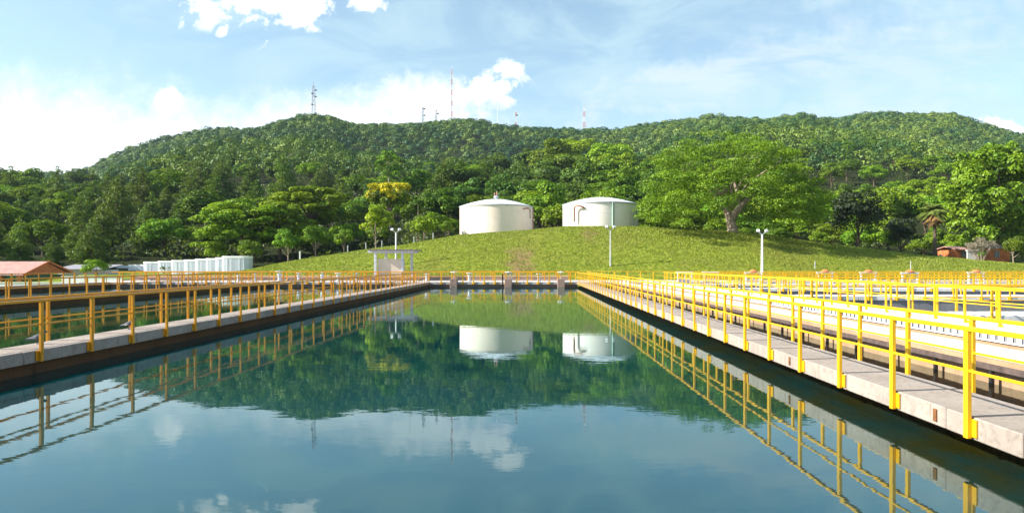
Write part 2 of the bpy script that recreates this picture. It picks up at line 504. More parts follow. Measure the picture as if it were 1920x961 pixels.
def limb_trunk(rs, h, r, top, n=5, spread=2.5, lean=.2):
    mb = MB()
    lx, ly = rs.uniform(-lean, lean, 2)
    P = [(0, 0, -.4), (0, 0, 0.1), (lx * .4, ly * .4, h * .35), (lx, ly, h * .65), (lx * 1.3, ly * 1.3, top)]
    mb.tube(P, [r * 1.35, r * 1.05, r * .85, r * .65, r * .15], 8)
    for i in range(n):
        a = 2 * PI * i / n + rs.uniform(-.4, .4); z0 = h * rs.uniform(.45, .8)
        e = Vector((math.cos(a) * spread * rs.uniform(.6, 1.1), math.sin(a) * spread * rs.uniform(.6, 1.1), z0 + (top - z0) * rs.uniform(.4, .95)))
        s0 = Vector((lx * z0 / h, ly * z0 / h, z0)); mid = (s0 + e) * .5 + Vector((0, 0, -.25))
        mb.tube([s0, mid, e], [r * .45, r * .3, r * .08], 6)
    return mb

KINDS = {}
def kind_broad(key, seed, R, H0, H1, nl, lr, n, leaf, mat, tm='trunk_dark', up=.35):
    rs = np.random.RandomState(seed)
    lob = env_lobes(rs, R, H0, H1, nl, lr)
    me = leaf_mesh(key + '_crown', [leaves(rs, lob, n, leaf, .55, up)], L[mat])
    tr = limb_trunk(rs, H0 + (H1 - H0) * .3, .22 * R / 4, H1 * .82, 6, R * .6)
    KINDS[key] = [('trunk', tr.mesh(key + '_trunk', M[tm], True)), ('crown', me)]

def kind_pine(key, seed, R, H0, H1, n, leaf, mat):
    rs = np.random.RandomState(seed)
    lob = []
    nw = 12
    for i in range(nw):
        f = i / (nw - 1)
        z = H0 + (H1 - H0) * f
        rad = R * (1 - f) ** .65 * (1 if f > .12 else .75) + .25
        for j in range(int(5 - 3 * f) + 1):
            a = rs.uniform(0, 2 * PI); d = rad * rs.uniform(.35, .85); s = rad * rs.uniform(.32, .5) + .3
            lob.append((math.cos(a) * d, math.sin(a) * d, z + rs.uniform(-.5, .5), s, s, s * .62))
    lob.append((0, 0, H1 - .2, .35, .35, .8))
    me = leaf_mesh(key + '_crown', [leaves(rs, lob, n, leaf, .75, .1, .2, .5, .15, .35, None, 1.2)], L[mat])
    mb = MB(); mb.tube([(0, 0, -.4), (.05, 0, H0), (.1, .05, H1 * .7), (.05, 0, H1)], [.32, .26, .15, .03], 8)
    for i in range(10):
        a = rs.uniform(0, 2 * PI); z = H0 + (H1 - H0) * rs.uniform(0, .8); l_ = R * .6 * (1 - (z - H0) / (H1 - H0)) + .3
        mb.tube([(0.05, 0, z), (math.cos(a) * l_, math.sin(a) * l_, z + .3)], [.07, .02], 5)
    KINDS[key] = [('trunk', mb.mesh(key + '_trunk', M['trunk_dark'], True)), ('crown', me)]

def kind_umbrella(key, seed, R, H1, n, leaf, mat):
    rs = np.random.RandomState(seed)
    lob = []
    for i in range(84):
        a = rs.uniform(0, 2 * PI); d = R * math.sqrt(rs.rand())
        z = max(1.2, H1 - .55 - (d / R) ** 2 * H1 * .30 - rs.choice([0, 0, 1.5, 3.2, 5.0]) * rs.uniform(.5, 1))
        s = R * rs.uniform(.16, .26)
        lob.append((math.cos(a) * d, math.sin(a) * d, z, s, s, s * .36))
    me = leaf_mesh(key + '_crown', [leaves(rs, lob, n, leaf, .4, .6, .15, .3, .1)], L[mat])
    mb = MB(); mb.tube([(0, 0, -.4), (0, 0, 1.2), (.1, 0, H1 * .45)], [.4, .3, .22], 8)
    for i in range(9):
        a = 2 * PI * i / 9 + rs.uniform(-.3, .3); d = R * rs.uniform(.45, .85)
        e = Vector((math.cos(a) * d, math.sin(a) * d, H1 * .78)); s0 = Vector((.08, 0, H1 * .42))
        mb.tube([s0, (s0 + e) * .5 + Vector((0, 0, H1 * .04)), e], [.16, .1, .03], 6)
    KINDS[key] = [('trunk', mb.mesh(key + '_trunk', M['trunk_dark'], True)), ('crown', me)]

# every kind is modelled about 10 m tall and scaled per tree
kind_broad('round_a', 21, 4.3, .7, 10, 34, 1.35, 5200, .46, 'broad')
kind_broad('round_b', 22, 4.0, .6, 10, 26, 1.55, 5000, .48, 'broad')
kind_broad('round_c', 23, 4.8, .5, 10, 40, 1.25, 5600, .44, 'broad', 'trunk_dark')
kind_broad('dark_a', 24, 4.0, .5, 10, 30, 1.35, 5200, .46, 'dark', 'trunk_dark')
kind_broad('dark_b', 25, 3.4, .4, 10, 30, 1.2, 5000, .44, 'dark', 'trunk_dark')
kind_broad('lime_a', 26, 4.4, 1.6, 10, 34, 1.25, 4600, .46, 'lime')
kind_broad('young_a', 27, 3.6, 2.6, 10, 24, 1.25, 3800, .48, 'broad', 'trunk_pale')
kind_broad('young_b', 28, 3.2, 2.4, 10, 20, 1.3, 3400, .48, 'lime', 'trunk_pale')
kind_broad('dark_c', 29, 4.2, .4, 10, 36, 1.25, 6000, .42, 'sombre', 'trunk_dark')
kind_pine('pine_a', 31, 3.0, 1.0, 10, 5200, .5, 'pine')
kind_pine('pine_b', 32, 2.5, 1.2, 10, 4600, .5, 'pine')
kind_pine('pine_c', 33, 3.5, .6, 10, 6000, .5, 'pine')
kind_umbrella('flat_a', 41, 7.0, 10, 17000, .46, 'lime')
kind_umbrella('flat_b', 42, 6.2, 10, 16000, .46, 'lime')

KIND_NAME = {'round': ('broadleaf_tree', 'round green tree'), 'dark': ('dark_broadleaf_tree', 'dark bushy tree'),
             'lime': ('lime_green_tree', 'lime green tree'), 'young': ('young_tree', 'small slim-trunked tree'),
             'pine': ('pine_tree', 'dark shaggy evergreen'), 'flat': ('flat_crowned_tree', 'wide flat-crowned bright green tree')}
TREES = []
def tree(key, px, top, Y, width=None, zone=None, label=None, name=None, squash=1.0, mat=None):
    """stand a tree on the ground at image column px and depth Y, its crown reaching image row top"""
    X = (px - VX) / F * Y
    z0 = float(terrain(X, Y)) - .1
    h = max(10.0 if Y > 240 else 8.0 if Y > 180 else 2.0, (CZ + (VY - top) / F * Y) - z0)
    nm, desc = KIND_NAME[key.split('_')[0]]
    r = bpy.data.objects.new(name or nm, None); COL.objects.link(r); r.empty_display_size = 1
    s = h / 10.0
    sw = s * squash * random.uniform(.92, 1.12) if width is None else width
    r.location = (X, Y, z0); r.scale = (sw, sw, s); r.rotation_euler = (0, 0, random.uniform(0, 6.28))
    for pn, me in KINDS[key]:
        o = bpy.data.objects.new(pn, me); COL.objects.link(o); o.parent = r
    r['category'] = 'tree'
    TREES.append((r, px, Y, desc, label))
    return r

# --- individual trees: rows from the back of the wood to the front
row4 = lerpx([(-120, 318), (0, 310), (60, 312), (140, 318), (190, 296), (220, 318), (300, 302), (400, 304), (480, 306), (560, 300), (650, 318), (720, 296), (800, 305),
              (880, 292), (960, 285), (1060, 262), (1120, 258), (1200, 280), (1300, 296), (1540, 292), (1640, 290), (1760, 286), (1900, 280), (2060, 280)])
row3 = lerpx([(-120, 340), (0, 330), (100, 345), (200, 332), (260, 326), (330, 318), (380, 312), (440, 308), (520, 300), (600, 318), (660, 325), (740, 330), (800, 318),
              (860, 300), (940, 300), (1000, 308), (1060, 300), (1120, 296), (1200, 300), (1290, 330), (1540, 340), (1640, 345), (1740, 335), (2060, 330)])
row2 = lerpx([(-120, 375), (0, 360), (100, 380), (180, 350), (240, 342), (300, 372), (360, 360), (640, 380), (700, 372), (780, 360), (860, 345), (900, 350), (1000, 345),
              (1040, 340), (1100, 352), (1200, 330), (1290, 360), (1540, 360), (1620, 350), (1700, 352), (1760, 372), (2060, 350)])
row1 = lerpx([(-120, 425), (0, 412), (60, 405), (130, 418), (220, 372), (300, 395), (340, 415), (400, 430), (480, 420), (560, 425), (640, 405), (700, 420), (780, 405),
              (850, 392), (1020, 380), (1080, 390), (1240, 380), (1560, 405), (1660, 400), (1740, 420), (1800, 430), (2060, 420)])
def pick(px, row):
    r = random.random()
    if px < 350:
        return random.choice(['pine_a', 'pine_c', 'pine_c', 'dark_a', 'pine_b', 'dark_b', 'round_c'] + (['round_a', 'round_b'] if row > 2 else []))
    if px < 680:
        if row >= 3: return random.choice(['pine_a', 'pine_b', 'pine_b', 'pine_c', 'dark_b', 'round_c'])
        return random.choice(['round_a', 'round_b', 'dark_a', 'young_a', 'round_c'])
    if px < 860:
        if row >= 3: return random.choice(['round_c', 'dark_a', 'pine_a', 'round_b'])
        return random.choice(['round_a', 'round_b', 'dark_a', 'young_a', 'lime_a'])
    if px < 1010:
        if row >= 3: return random.choice(['pine_c', 'dark_a', 'dark_b', 'round_c'])
        return random.choice(['round_a', 'dark_a', 'round_c'])
    if px < 1300:
        return random.choice(['round_a', 'round_b', 'round_c', 'round_c', 'dark_a', 'lime_a' if row > 3 else 'round_b'])
    return random.choice(['round_a', 'round_b', 'round_c', 'lime_a', 'round_a'])
row35 = lambda q: (float(row4(q)) + float(row3(q))) / 2 + 4
row25 = lambda q: (float(row3(q)) + float(row2(q))) / 2 + 4
row0 = lambda q: float(row1(q)) + 26
ROWS = [(4, row4, 300, 345, 46, 12), (4, row35, 252, 285, 50, 10), (3, row3, 205, 240, 50, 12), (3, row25, 182, 200, 60, 10), (2, row2, 150, 172, 56, 12), (1, row1, 124, 138, 56, 10), (1, row0, 114, 121, 62, 9)]
for row, prof, ya, yb, step, jit in ROWS:
    px = -70.0
    while px < 2010:
        q = px + random.uniform(-.3, .3) * step
        Y = random.uniform(ya, yb)
        ok = not (row == 1 and (840 < q < 1215)) and not (prof is row0 and (200 < q < 840))
        if ok:
            key = pick(q, row)
            top = float(prof(q)) + random.uniform(-jit, jit * .6)
            tree(key, q, top, Y, zone=row, squash=1.15 if key[:4] in ('pine', 'dark') else 1.2)
        px += step * random.uniform(.85, 1.15)

# --- trees one can pick out
tree('flat_a', 455, 372, 124, width=1.22, label='wide flat-crowned bright green tree above the white ribbed tanks')
tree('flat_b', 585, 347, 142, width=1.45, label='tallest flat-crowned bright green tree, between the ribbed tanks and the yellow blossom')
tree('flat_b', 525, 376, 128, width=.9, label='smaller flat-crowned tree tucked between the two wide flat crowns')
tree('young_b', 705, 382, 112, label='slim lime green tree below the yellow-flowering tree, behind the pergola')
tree('young_a', 470, 447, 104, label='small tree at the right end of the white ribbed tanks')
tree('lime_a', 405, 455, 118, label='low bright green bushy tree peeping over the white ribbed tanks')
tree('young_a', 540, 425, 108, label='small open tree left of the white marker post on the slope')
tree('young_a', 592, 420, 110, label='small open tree right of the white marker post on the slope')
tree('young_b', 645, 428, 109, label='small pale tree at the wood edge left of the pergola')
tree('young_b', 795, 405, 111, label='small lime green tree between the pergola floodlight and the left tank')
tree('young_a', 835, 412, 112, label='small tree close to the left side of the left cream tank')
tree('round_b', 1022, 342, 134, label='light olive green tree rising in the gap between the two tanks')
tree('round_a', 1048, 372, 130, label='low green tree at the left edge of the right tank')
tree('round_c', 1120, 338, 140, label='broad green tree directly behind the right white tank')
tree('dark_a', 1205, 372, 128, label='dark tree filling the gap between the right tank and the spreading tree')
tree('dark_c', 1608, 352, 108, width=1.0, label='very dark green round tree on the right slope beside the spreading tree')
tree('dark_c', 1688, 405, 113, width=.75, label='dark green tree between the very dark tree and the palm')
tree('young_a', 1900, 440, 104, label='light green young tree at the right end of the orange houses')
tree('round_a', 1650, 338, 150, label='bright mid green tree standing behind the very dark tree')
tree('lime_a', 180, 482, 92, width=.42, name='lime_green_shrub', label='low lime green spreading shrub beside the red-roofed shed')

ORD = ['first', 'second', 'third', 'fourth', 'fifth', 'sixth', 'seventh', 'eighth', 'ninth', 'tenth', 'eleventh', 'twelfth', 'thirteenth', 'fourteenth']
ZON = [(-999, 130, 'behind the red-roofed shed'), (130, 360, 'above the farther ribbed tanks'), (360, 520, 'above the nearer ribbed tanks'), (520, 690, 'between ribbed tanks and pergola'),
       (690, 860, 'between pergola and cream tank'), (860, 1010, 'behind the left cream tank'), (1010, 1210, 'behind the right white tank'),
       (1210, 1540, 'behind the spreading tree'), (1540, 1760, 'between spreading tree and palm'), (1760, 9999, 'behind the orange houses')]
def row_of(Y):
    return 'hindmost-row' if Y > 250 else 'upper-row' if Y > 180 else 'middle-row' if Y > 141 else 'front-row'
cells = {}
for r, px, Y, desc, lab in TREES:
    if lab:
        r['label'] = lab
    else:
        z = [w for a, c, w in ZON if a <= px < c][0]
        cells.setdefault((desc, row_of(Y), z), []).append((px, r))
    r['group'] = 'trees of the wood behind the basins'
for (desc, rw, z), lst in cells.items():
    lst.sort(key=lambda e: e[0])
    for i, (px, r) in enumerate(lst):
        if len(lst) == 1:
            r['label'] = f'lone {rw} {desc} {z}'
        else:
            r['label'] = f'{ORD[i]} {rw} {desc} from the left, {z}'

# --- yellow flowering tree
def single_tree(name, label, px, Y, parts_fn, cat='tree', z=None):
    X = (px - VX) / F * Y
    r = thing(name, label, cat, (X, Y, float(terrain(X, Y)) - .1 if z is None else z))
    parts_fn(r)
    return r
def flowering(r):
    rs = np.random.RandomState(51)
    Y = 140; h = CZ + (VY - 336) / F * Y - r.location.z
    lob = []; lob2 = []
    for i in range(26):
        a = rs.uniform(0, 2 * PI); d = 5.2 * math.sqrt(rs.rand())
        lob.append((math.cos(a) * d, math.sin(a) * d, h - .9 - .04 * d * d - rs.rand() ** 1.5 * 2.8, 1.1, 1.1, .6))
        lob2.append((math.cos(a) * d * .8, math.sin(a) * d * .8, h - 2.9 - rs.rand() * 2.4, 1.3, 1.3, .8))
    b_ = link('blossom', leaf_mesh('blossom', [leaves(rs, lob, 3600, .5, .5, .4, .2, .45)], L['yellow']), r)
    c_ = link('crown', leaf_mesh('crown', [leaves(rs, lob2, 2600, .5, .5, .3)], L['broad']), r)
    mb = MB(); mb.tube([(0, 0, -.3), (.2, 0, h * .4), (.1, 0, h * .7)], [.35, .28, .18], 8)
    for i in range(6):
        a = i * 1.05; mb.tube([(.15, 0, h * .5), (math.cos(a) * 1.8, math.sin(a) * 1.8, h * .75), (math.cos(a) * 3.6, math.sin(a) * 3.6, h * .92)], [.16, .1, .03], 6)
    part('trunk', mb, M['trunk_pale'], r, smooth=True)
single_tree('flowering_tree', 'tree topped with a flat layer of yellow blossom behind the pergola', 730, 140, flowering)

# --- pale-stemmed emergent tree
def emergent(r):
    rs = np.random.RandomState(57)
    h = CZ + (VY - 284) / F * 215 - r.location.z
    lob = [(rs.uniform(-3.2, 3.2), rs.uniform(-2.6, 2.6), h - rs.uniform(.8, 8.0), 1.3, 1.3, .9) for _ in range(22)]
    link('crown', leaf_mesh('crown', [leaves(rs, lob, 2300, .6, .6, .3)], L['broad']), r)
    mb = MB(); mb.tube([(0, 0, -.3), (.2, 0, h * .5), (-.1, 0, h * .96)], [.34, .26, .1], 8)
    for i in range(6):
        a = i * 1.1; mb.tube([(0, 0, h * .72 + i * .5), (math.cos(a) * 1.7, math.sin(a) * 1.7, h * .8 + i * .4)], [.12, .04], 6)
    part('trunk', mb, M['trunk_pale'], r, smooth=True)
single_tree('pale_stemmed_tree', 'tall sparse tree with a bare pale stem above the yellow blossom', 728, 215, emergent)

# --- the big spreading tree
def spreading(r):
    rs = np.random.RandomState(61)
    Y = r.location.y
    z = lambda py: CZ + (VY - py) / F * Y - r.location.z
    x = lambda px: (px - VX) / F * Y - r.location.x
    top = z(250)
    lob = []
    # umbrella of many small flattened lobes
    for i in range(470):
        a = rs.uniform(0, 2 * PI); q = rs.rand() ** .42
        ex = 12.8 if math.cos(a) > 0 else 13.6
        dx, dy = math.cos(a) * q * ex, math.sin(a) * q * 11.5
        edge = q
        hi = (top - .8) * max(0, 1 - edge ** 2.8) ** .52 + .8
        lo = (.2 + 3.4 * (1 - edge ** 1.2)) if rs.rand() < .9 else .6
        f = rs.rand() ** .65
        zz = lo + (max(hi, lo + .8) - lo) * f
        s = rs.uniform(.9, 1.9)
        # a window where the fork of the trunk shows
        if -1.6 < dx < 2.6 and dy < 2 and zz < 3.7:
            zz = 4.2 + rs.rand() * 3
        lob.append((dx, dy, zz, s, s, s * .42))
    me = leaf_mesh('crown', [leaves(rs, lob, 100000, .28, .55, .4, .18, .4, .15, .5)], L['spread'])
    link('crown', me, r)
    mb = MB()
    def T(pts, rad): mb.tube([(x(a), d, z(b)) for a, b, d in pts], rad, 10)
    T([(1374, 440, 0), (1373, 428, 0), (1370, 415, 0), (1366, 402, 0)], [.95, .75, .62, .55])
    T([(1367, 405, 0), (1360, 388, .6), (1345, 365, 1.0), (1318, 335, 1.5), (1290, 310, 2)], [.5, .38, .3, .2, .08])
    T([(1370, 412, 0), (1379, 398, -.3), (1391, 381, -.6), (1400, 372, -.8), (1425, 345, -.5), (1450, 315, 0)], [.55, .5, .44, .36, .22, .08])
    T([(1384, 391, -.4), (1386, 374, -.2), (1378, 345, 0), (1372, 305, .5)], [.34, .27, .2, .06])
    for i in range(14):
        a = i * .45; e = Vector((math.cos(a) * 8, math.sin(a) * 7, 9.5))
        mb.tube([(x(1372), .3, z(390)), (e.x * .35, e.y * .35, 7.0), tuple(e)], [.26, .16, .05], 6)
    part('trunk', mb, M['trunk_pale'], r, smooth=True)
single_tree('spreading_tree', 'huge spreading dome-crowned tree with a forked pale trunk on the grassy crest', 1372, 99, spreading)

# --- right large-leaved tree
def large_leaved(r):
    rs = np.random.RandomState(67)
    Y = r.location.y
    h = CZ + (VY - 262) / F * Y - r.location.z
    lob = []
    for i in range(170):
        d = rs.normal(size=3); d /= np.linalg.norm(d); k = rs.uniform(.55, .95)
        s = rs.uniform(1.0, 1.8)
        zc = h * .56; rz = h * .44
        wid = 11.2 * (1.0 if d[2] > 0 else .92)
        lob.append((d[0] * wid * k, d[1] * 7.5 * k, zc + d[2] * rz * k, s, s, s * .8))
    link('crown', leaf_mesh('crown', [leaves(rs, lob, 34000, .5, .6, .35, .15, .4, .1, .75)], L['glossy']), r)
    tr = limb_trunk(rs, h * .4, .45, h * .8, 8, 5.0)
    part('trunk', tr, M['trunk_dark'], r, smooth=True)
single_tree('large_leaved_tree', 'tall bright green large-leaved tree at the right edge above the orange houses', 1875, 118, large_leaved)

# --- dry grey shrub in front of the houses
def grey_shrub(r):
    rs = np.random.RandomState(71)
    lob = env_lobes(rs, 2.6, 1.0, 4.6, 22, .8)
    link('crown', leaf_mesh('crown', [leaves(rs, lob, 2600, .26, .9, .2, .2, .5, .2, .3)], L['grey']), r)
    mb = MB()
    for i in range(9):
        a = i * .7; mb.tube([(0, 0, -.2), (math.cos(a) * .8, math.sin(a) * .8, 1.6), (math.cos(a) * 2, math.sin(a) * 2, 3.6)], [.1, .07, .02], 6)
    part('stem', mb, M['trunk_pale'], r, smooth=True)
single_tree('dry_shrub', 'dry grey leafless-looking shrub in front of the orange houses', 1838, 110, grey_shrub, 'shrub')

# --- palm with a skirt of dead fronds
def palm(r):
    rs = np.random.RandomState(73)
    Y = r.location.y
    h = CZ + (VY - 392) / F * Y - r.location.z
    mb = MB(); mb.tube([(0, 0, -.3), (.1, 0, h * .5), (0, 0, h)], [.34, .26, .22], 10)
    part('trunk', mb, M['trunk_dark'], r, smooth=True)
    def fronds(n, el0, el1, ln, droop, seed):
        q = np.random.RandomState(seed); P = []; TT = []
        for i in range(n):
            a = 2 * PI * i / n + q.uniform(-.2, .2); el = q.uniform(el0, el1); l_ = ln * q.uniform(.8, 1.1)
            for j in range(26):
                s = j / 25
                hor = l_ * s * math.cos(el); ver = l_ * s * math.sin(el) - droop * s * s
                w = .75 * math.sin(PI * min(1, .12 + s * .9))
                for sd in (-1, 1):
                    c = np.array([math.cos(a) * hor - sd * math.sin(a) * w * .5, math.sin(a) * hor + sd * math.cos(a) * w * .5, h + ver - w * .25])
                    ax = np.array([-math.sin(a) * sd, math.cos(a) * sd, -.6]) + .5 * np.array([math.cos(a), math.sin(a), 0]); ax /= np.linalg.norm(ax)
                    nr = np.array([math.cos(a) * .3, math.sin(a) * .3, 1.0]); nr /= np.linalg.norm(nr)
                    cc = np.cross(nr, ax); cc /= np.linalg.norm(cc)
                    P.append(quads(c[None], nr[None], ax[None], cc[None], np.array([w * 1.25 + .1]), .22)); TT.append(q.uniform(.2, .9))
        return np.concatenate(P), np.array(TT)
    link('crown', leaf_mesh('crown', [fronds(20, .1, 1.1, 3.3, 2.0, 1), fronds(12, -.3, .3, 3.0, 1.8, 2)], L['palm']), r)
    dm = leaf_mesh('dead_frond_skirt', [fronds(22, -1.35, -.7, 2.9, .6, 3)], M['dead_frond'])
    link('dead_frond_skirt', dm, r)
single_tree('palm_tree', 'palm tree with a brown skirt of dead fronds left of the orange houses', 1752, 114, palm)

# ------------------------------------------------------------------ stuff: hillside canopy, undergrowth, grass
def canopy():
    rs = np.random.RandomState(81)
    sp = 9.5
    out = []
    y = 286.0
    while y < 862:
        xs = np.arange(-.92 * y, .86 * y, sp)
        out.append(np.stack([xs + rs.uniform(-.45, .45, len(xs)) * sp, np.full(len(xs), y) + rs.uniform(-.45, .45, len(xs)) * sp], 1))
        y += sp * .87
    P = np.concatenate(out)
    z = terrain(P[:, 0], P[:, 1])
    n = len(P)
    R = rs.uniform(3.0, 6.4, n); R[rs.rand(n) < .16] *= 1.4
    hgt = rs.uniform(4.5, 10.5, n)
    zone = undul(P[:, 0] * 2.3 + 90, P[:, 1] * 2.3)
    ct = np.clip(rs.normal(0, .26, n) + .14 * zone + .12 * undul(P[:, 0] * 5, P[:, 1] * 5 + 40) + .10 * np.clip(P[:, 0] / 300, -1, 1), -.45, .6)  # crown tint rises with X: sunlit right, shadowed left hill put into colour
    lob = np.stack([P[:, 0], P[:, 1], z + hgt - R * .55, R, R, R * .8], 1)
    N = 120
    k = np.repeat(np.arange(n), N)
    d = unit(rs.normal(size=(n * N, 3))); d[:, 2] = np.where(d[:, 2] < -.35, -d[:, 2], d[:, 2])
    lump = 1 + .16 * np.sin(d[:, 0] * 5 + k * 1.7) * np.sin(d[:, 1] * 5 + k * 2.3) + .08 * np.sin(d[:, 2] * 9 + k)
    r = lump * (1 - np.abs(rs.normal(0, .06, n * N)))
    pos = lob[k, :3] + d * lob[k, 3:6] * r[:, None]
    nr = unit(d + rs.normal(size=d.shape) * .2 + np.array([0, 0, .1]))
    ref = rs.normal(size=d.shape); a = unit(np.cross(np.cross(nr, ref), nr)); c = np.cross(nr, a)
    s = rs.uniform(.9, 1.9, n * N) * np.interp(P[k, 1], [286, 800], [.66, 1.15])
    tint = np.clip(.30 + ct[k] + rs.normal(0, .07, n * N), 0, 1)
    v = quads(pos, nr, a, c, s, .75)
    me = np_mesh('hillside_forest', v, np.arange(len(v)).reshape(-1, 4), L['canopy'], np.repeat(tint, 4))
    link('hillside_forest', me, None, (0, 0, 0), 'dense forest canopy covering the far hills up to the ridge', 'forest', None, 'stuff')
canopy()

def undergrowth():
    rs = np.random.RandomState(83)
    n = 3000
    Y = rs.uniform(111, 345, n); X = rs.uniform(-.95, .9, n) * Y
    z = terrain(X, Y)
    keep = ~((np.abs(X - at(930, 0, 116).x) < 8) & (Y < 124)) & ~((np.abs(X - at(1126, 0, 109).x) < 8) & (Y < 118))
    X, Y, z = X[keep], Y[keep], z[keep]; n = len(X)
    s = np.where(Y < 125, rs.uniform(.5, 1.1, n), rs.uniform(.9, 2.4, n))
    lob = np.stack([X, Y, z + s * .5, s * 1.3, s * 1.3, s], 1)
    V, tt = leaves(rs, lob, n * 34, .7, .7, .3)
    me = np_mesh('undergrowth', V, np.arange(len(V)).reshape(-1, 4), L['under'], np.repeat(tt, 4))
    link('undergrowth', me, None, (0, 0, 0), 'dark undergrowth on the forest floor between the tree trunks', 'undergrowth', None, 'stuff')
undergrowth()

def grass():
    rs = np.random.RandomState(85)
    n = 140000
    Y = 80 + 31 * rs.rand(n) ** .9; X = rs.uniform(-46, 82, n)
    z = terrain(X, Y)
    keep = z > -.05
    X, Y, z = X[keep], Y[keep], z[keep]; n = len(X)
    patch = np.sin(X * .9 + 1.3 * np.sin(Y * .7)) * np.sin(Y * 1.1 + X * .35) * .5 + np.sin(X * .23 + Y * .31) * .5
    strip = ((np.abs(X + 1 + .8 * np.sin(Y)) < 1.3) & (z < 4)) & (rs.rand(n) < .6)
    X, Y, z, patch = X[~strip], Y[~strip], z[~strip], patch[~strip]; n = len(X)
    hgt = rs.uniform(.07, .18, n) * (1 + .35 * patch)
    a = rs.uniform(0, 2 * PI, n)
    ax = np.stack([np.cos(a), np.sin(a), np.zeros(n)], 1)
    up = unit(np.stack([rs.normal(0, .35, n), rs.normal(0, .35, n) - .1, np.ones(n)], 1))
    base = np.stack([X, Y, z - .03], 1)
    w = rs.uniform(.07, .15, n)
    v = np.empty((n, 4, 3))
    v[:, 0] = base - ax * w[:, None] * .5; v[:, 1] = base + ax * w[:, None] * .5
    v[:, 2] = base + ax * w[:, None] * .35 + up * hgt[:, None]; v[:, 3] = base - ax * w[:, None] * .35 + up * hgt[:, None] * .8
    tint = np.clip(.50 + .22 * patch + rs.normal(0, .16, n) - .12 * np.clip((X - 15) / 30, 0, 1), 0, 1)
    me = np_mesh('grass', v.reshape(-1, 3), np.arange(n * 4).reshape(-1, 4), L['grass'], np.repeat(tint, 4))
    link('grass', me, None, (0, 0, 0), 'rough yellow-green grass on the embankment below the tanks', 'grass', None, 'stuff')
grass()

# ------------------------------------------------------------------ basins, walkways, water
Y0, Y1 = -2.0, 69.0
def slab_run(name, x0, x1, y0, y1, pitch, z1, th, mat, along='y', jit=.004):
    rs = np.random.RandomState(int(abs(x0 * 10 + y0)) + 5)
    mb = MB()
    a, e = (y0, y1) if along == 'y' else (x0, x1)
    n = max(1, round((e - a) / pitch)); p = (e - a) / n
    for i in range(n):
        s0 = a + i * p + .009; s1 = a + (i + 1) * p - .009
        dz = rs.uniform(-jit, jit); dx = rs.uniform(-jit, jit)
        if along == 'y':
            mb.box(x0 + dx, x1 + dx, s0, s1, z1 - th, z1 + dz, .012)
        else:
            mb.box(s0, s1, y0 + dx, y1 + dx, z1 - th, z1 + dz, .012)
    return link(name, mb.mesh(name, mat), kind='structure')

def wall(label, x0, x1, y0, y1, z0, z1, mat, name='basin_wall', cat='basin wall'):
    return link(name, MB().box(x0, x1, y0, y1, z0, z1).mesh(name, mat), None, (0, 0, 0), label, cat)

rw = slab_run('walkway', 4.98, 5.95, Y0, Y1, 1.27, 0, .25, M['slab'])
rw.location = (0, 0, 0)
lw = slab_run('walkway', -10.80, -9.85, Y0, Y1, 1.9, 0, .25, M['slab'])
slab_run('walkway', -27.05, -26.05, Y0, Y1, 1.9, 0, .25, M['slab'])
slab_run('walkway', -43.2, -42.2, Y0, Y1, 1.9, 0, .25, M['slab'])
slab_run('walkway', -45.4, 5.95, 69.02, 78.9, 3.2, 0, .25, M['far_deck'], 'x')
slab_run('walkway', 5.97, 65.9, 69.02, 78.9, 3.2, 0, .25, M['far_deck'], 'x')
slab_run('walkway', -45.4, 14.7, -5.9, Y0 - .02, 3.0, 0, .25, M['slab'], 'x')
for yy, zz in ((8.34, -.125), (12.98, -.12)):
    mb = MB().box(4.966, 4.978, yy - .035, yy + .035, zz - .075, zz + .075)
    part('fixing_plate', mb, M['rust'], rw, label='rusty fixing plate left on the slab edge')

wall('brown stained wall under the right walkway of the front basin', 5.62, 5.93, Y0, 69.3, -3.8, -.256, M['dark_wall'])
wall('brown stained wall under the left walkway of the front basin', -10.72, -9.97, Y0, 69.3, -3.8, -.256, M['dark_wall'])
wall('dark wall under the second walkway to the left', -26.95, -26.15, Y0, 69.3, -3.8, -.256, M['dark_wall'])
wall('dark wall under the farthest walkway to the left', -43.1, -42.3, Y0, 69.3, -3.8, -.256, M['dark_wall'])
wall('brownish grey wall closing the far end of the left basins', -45.3, 5.05, 69.32, 69.9, -3.8, -.256, M['brown_block'])
wall('brown wall under the near deck below the camera', -45.3, 14.6, -3.2, Y0 - .12, -3.8, -.256, M['dark_wall'])

def water(x0, x1, y0, y1, z, mat):
    me = bpy.data.meshes.new('water'); me.from_pydata([(x0, y0, z), (x1, y0, z), (x1, y1, z), (x0, y1, z)], [], [(0, 1, 2, 3)])
    me.materials.append(mat)
    return link('water', me, kind='structure')
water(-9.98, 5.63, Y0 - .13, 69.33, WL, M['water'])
water(-26.16, -10.71, Y0 - .13, 69.33, WL, M['water_left'])
water(-42.31, -26.94, Y0 - .13, 69.33, WL, M['water_left'])
water(5.89, 8.62, Y0 - .13, 69.33, WL, M['water_brown'])

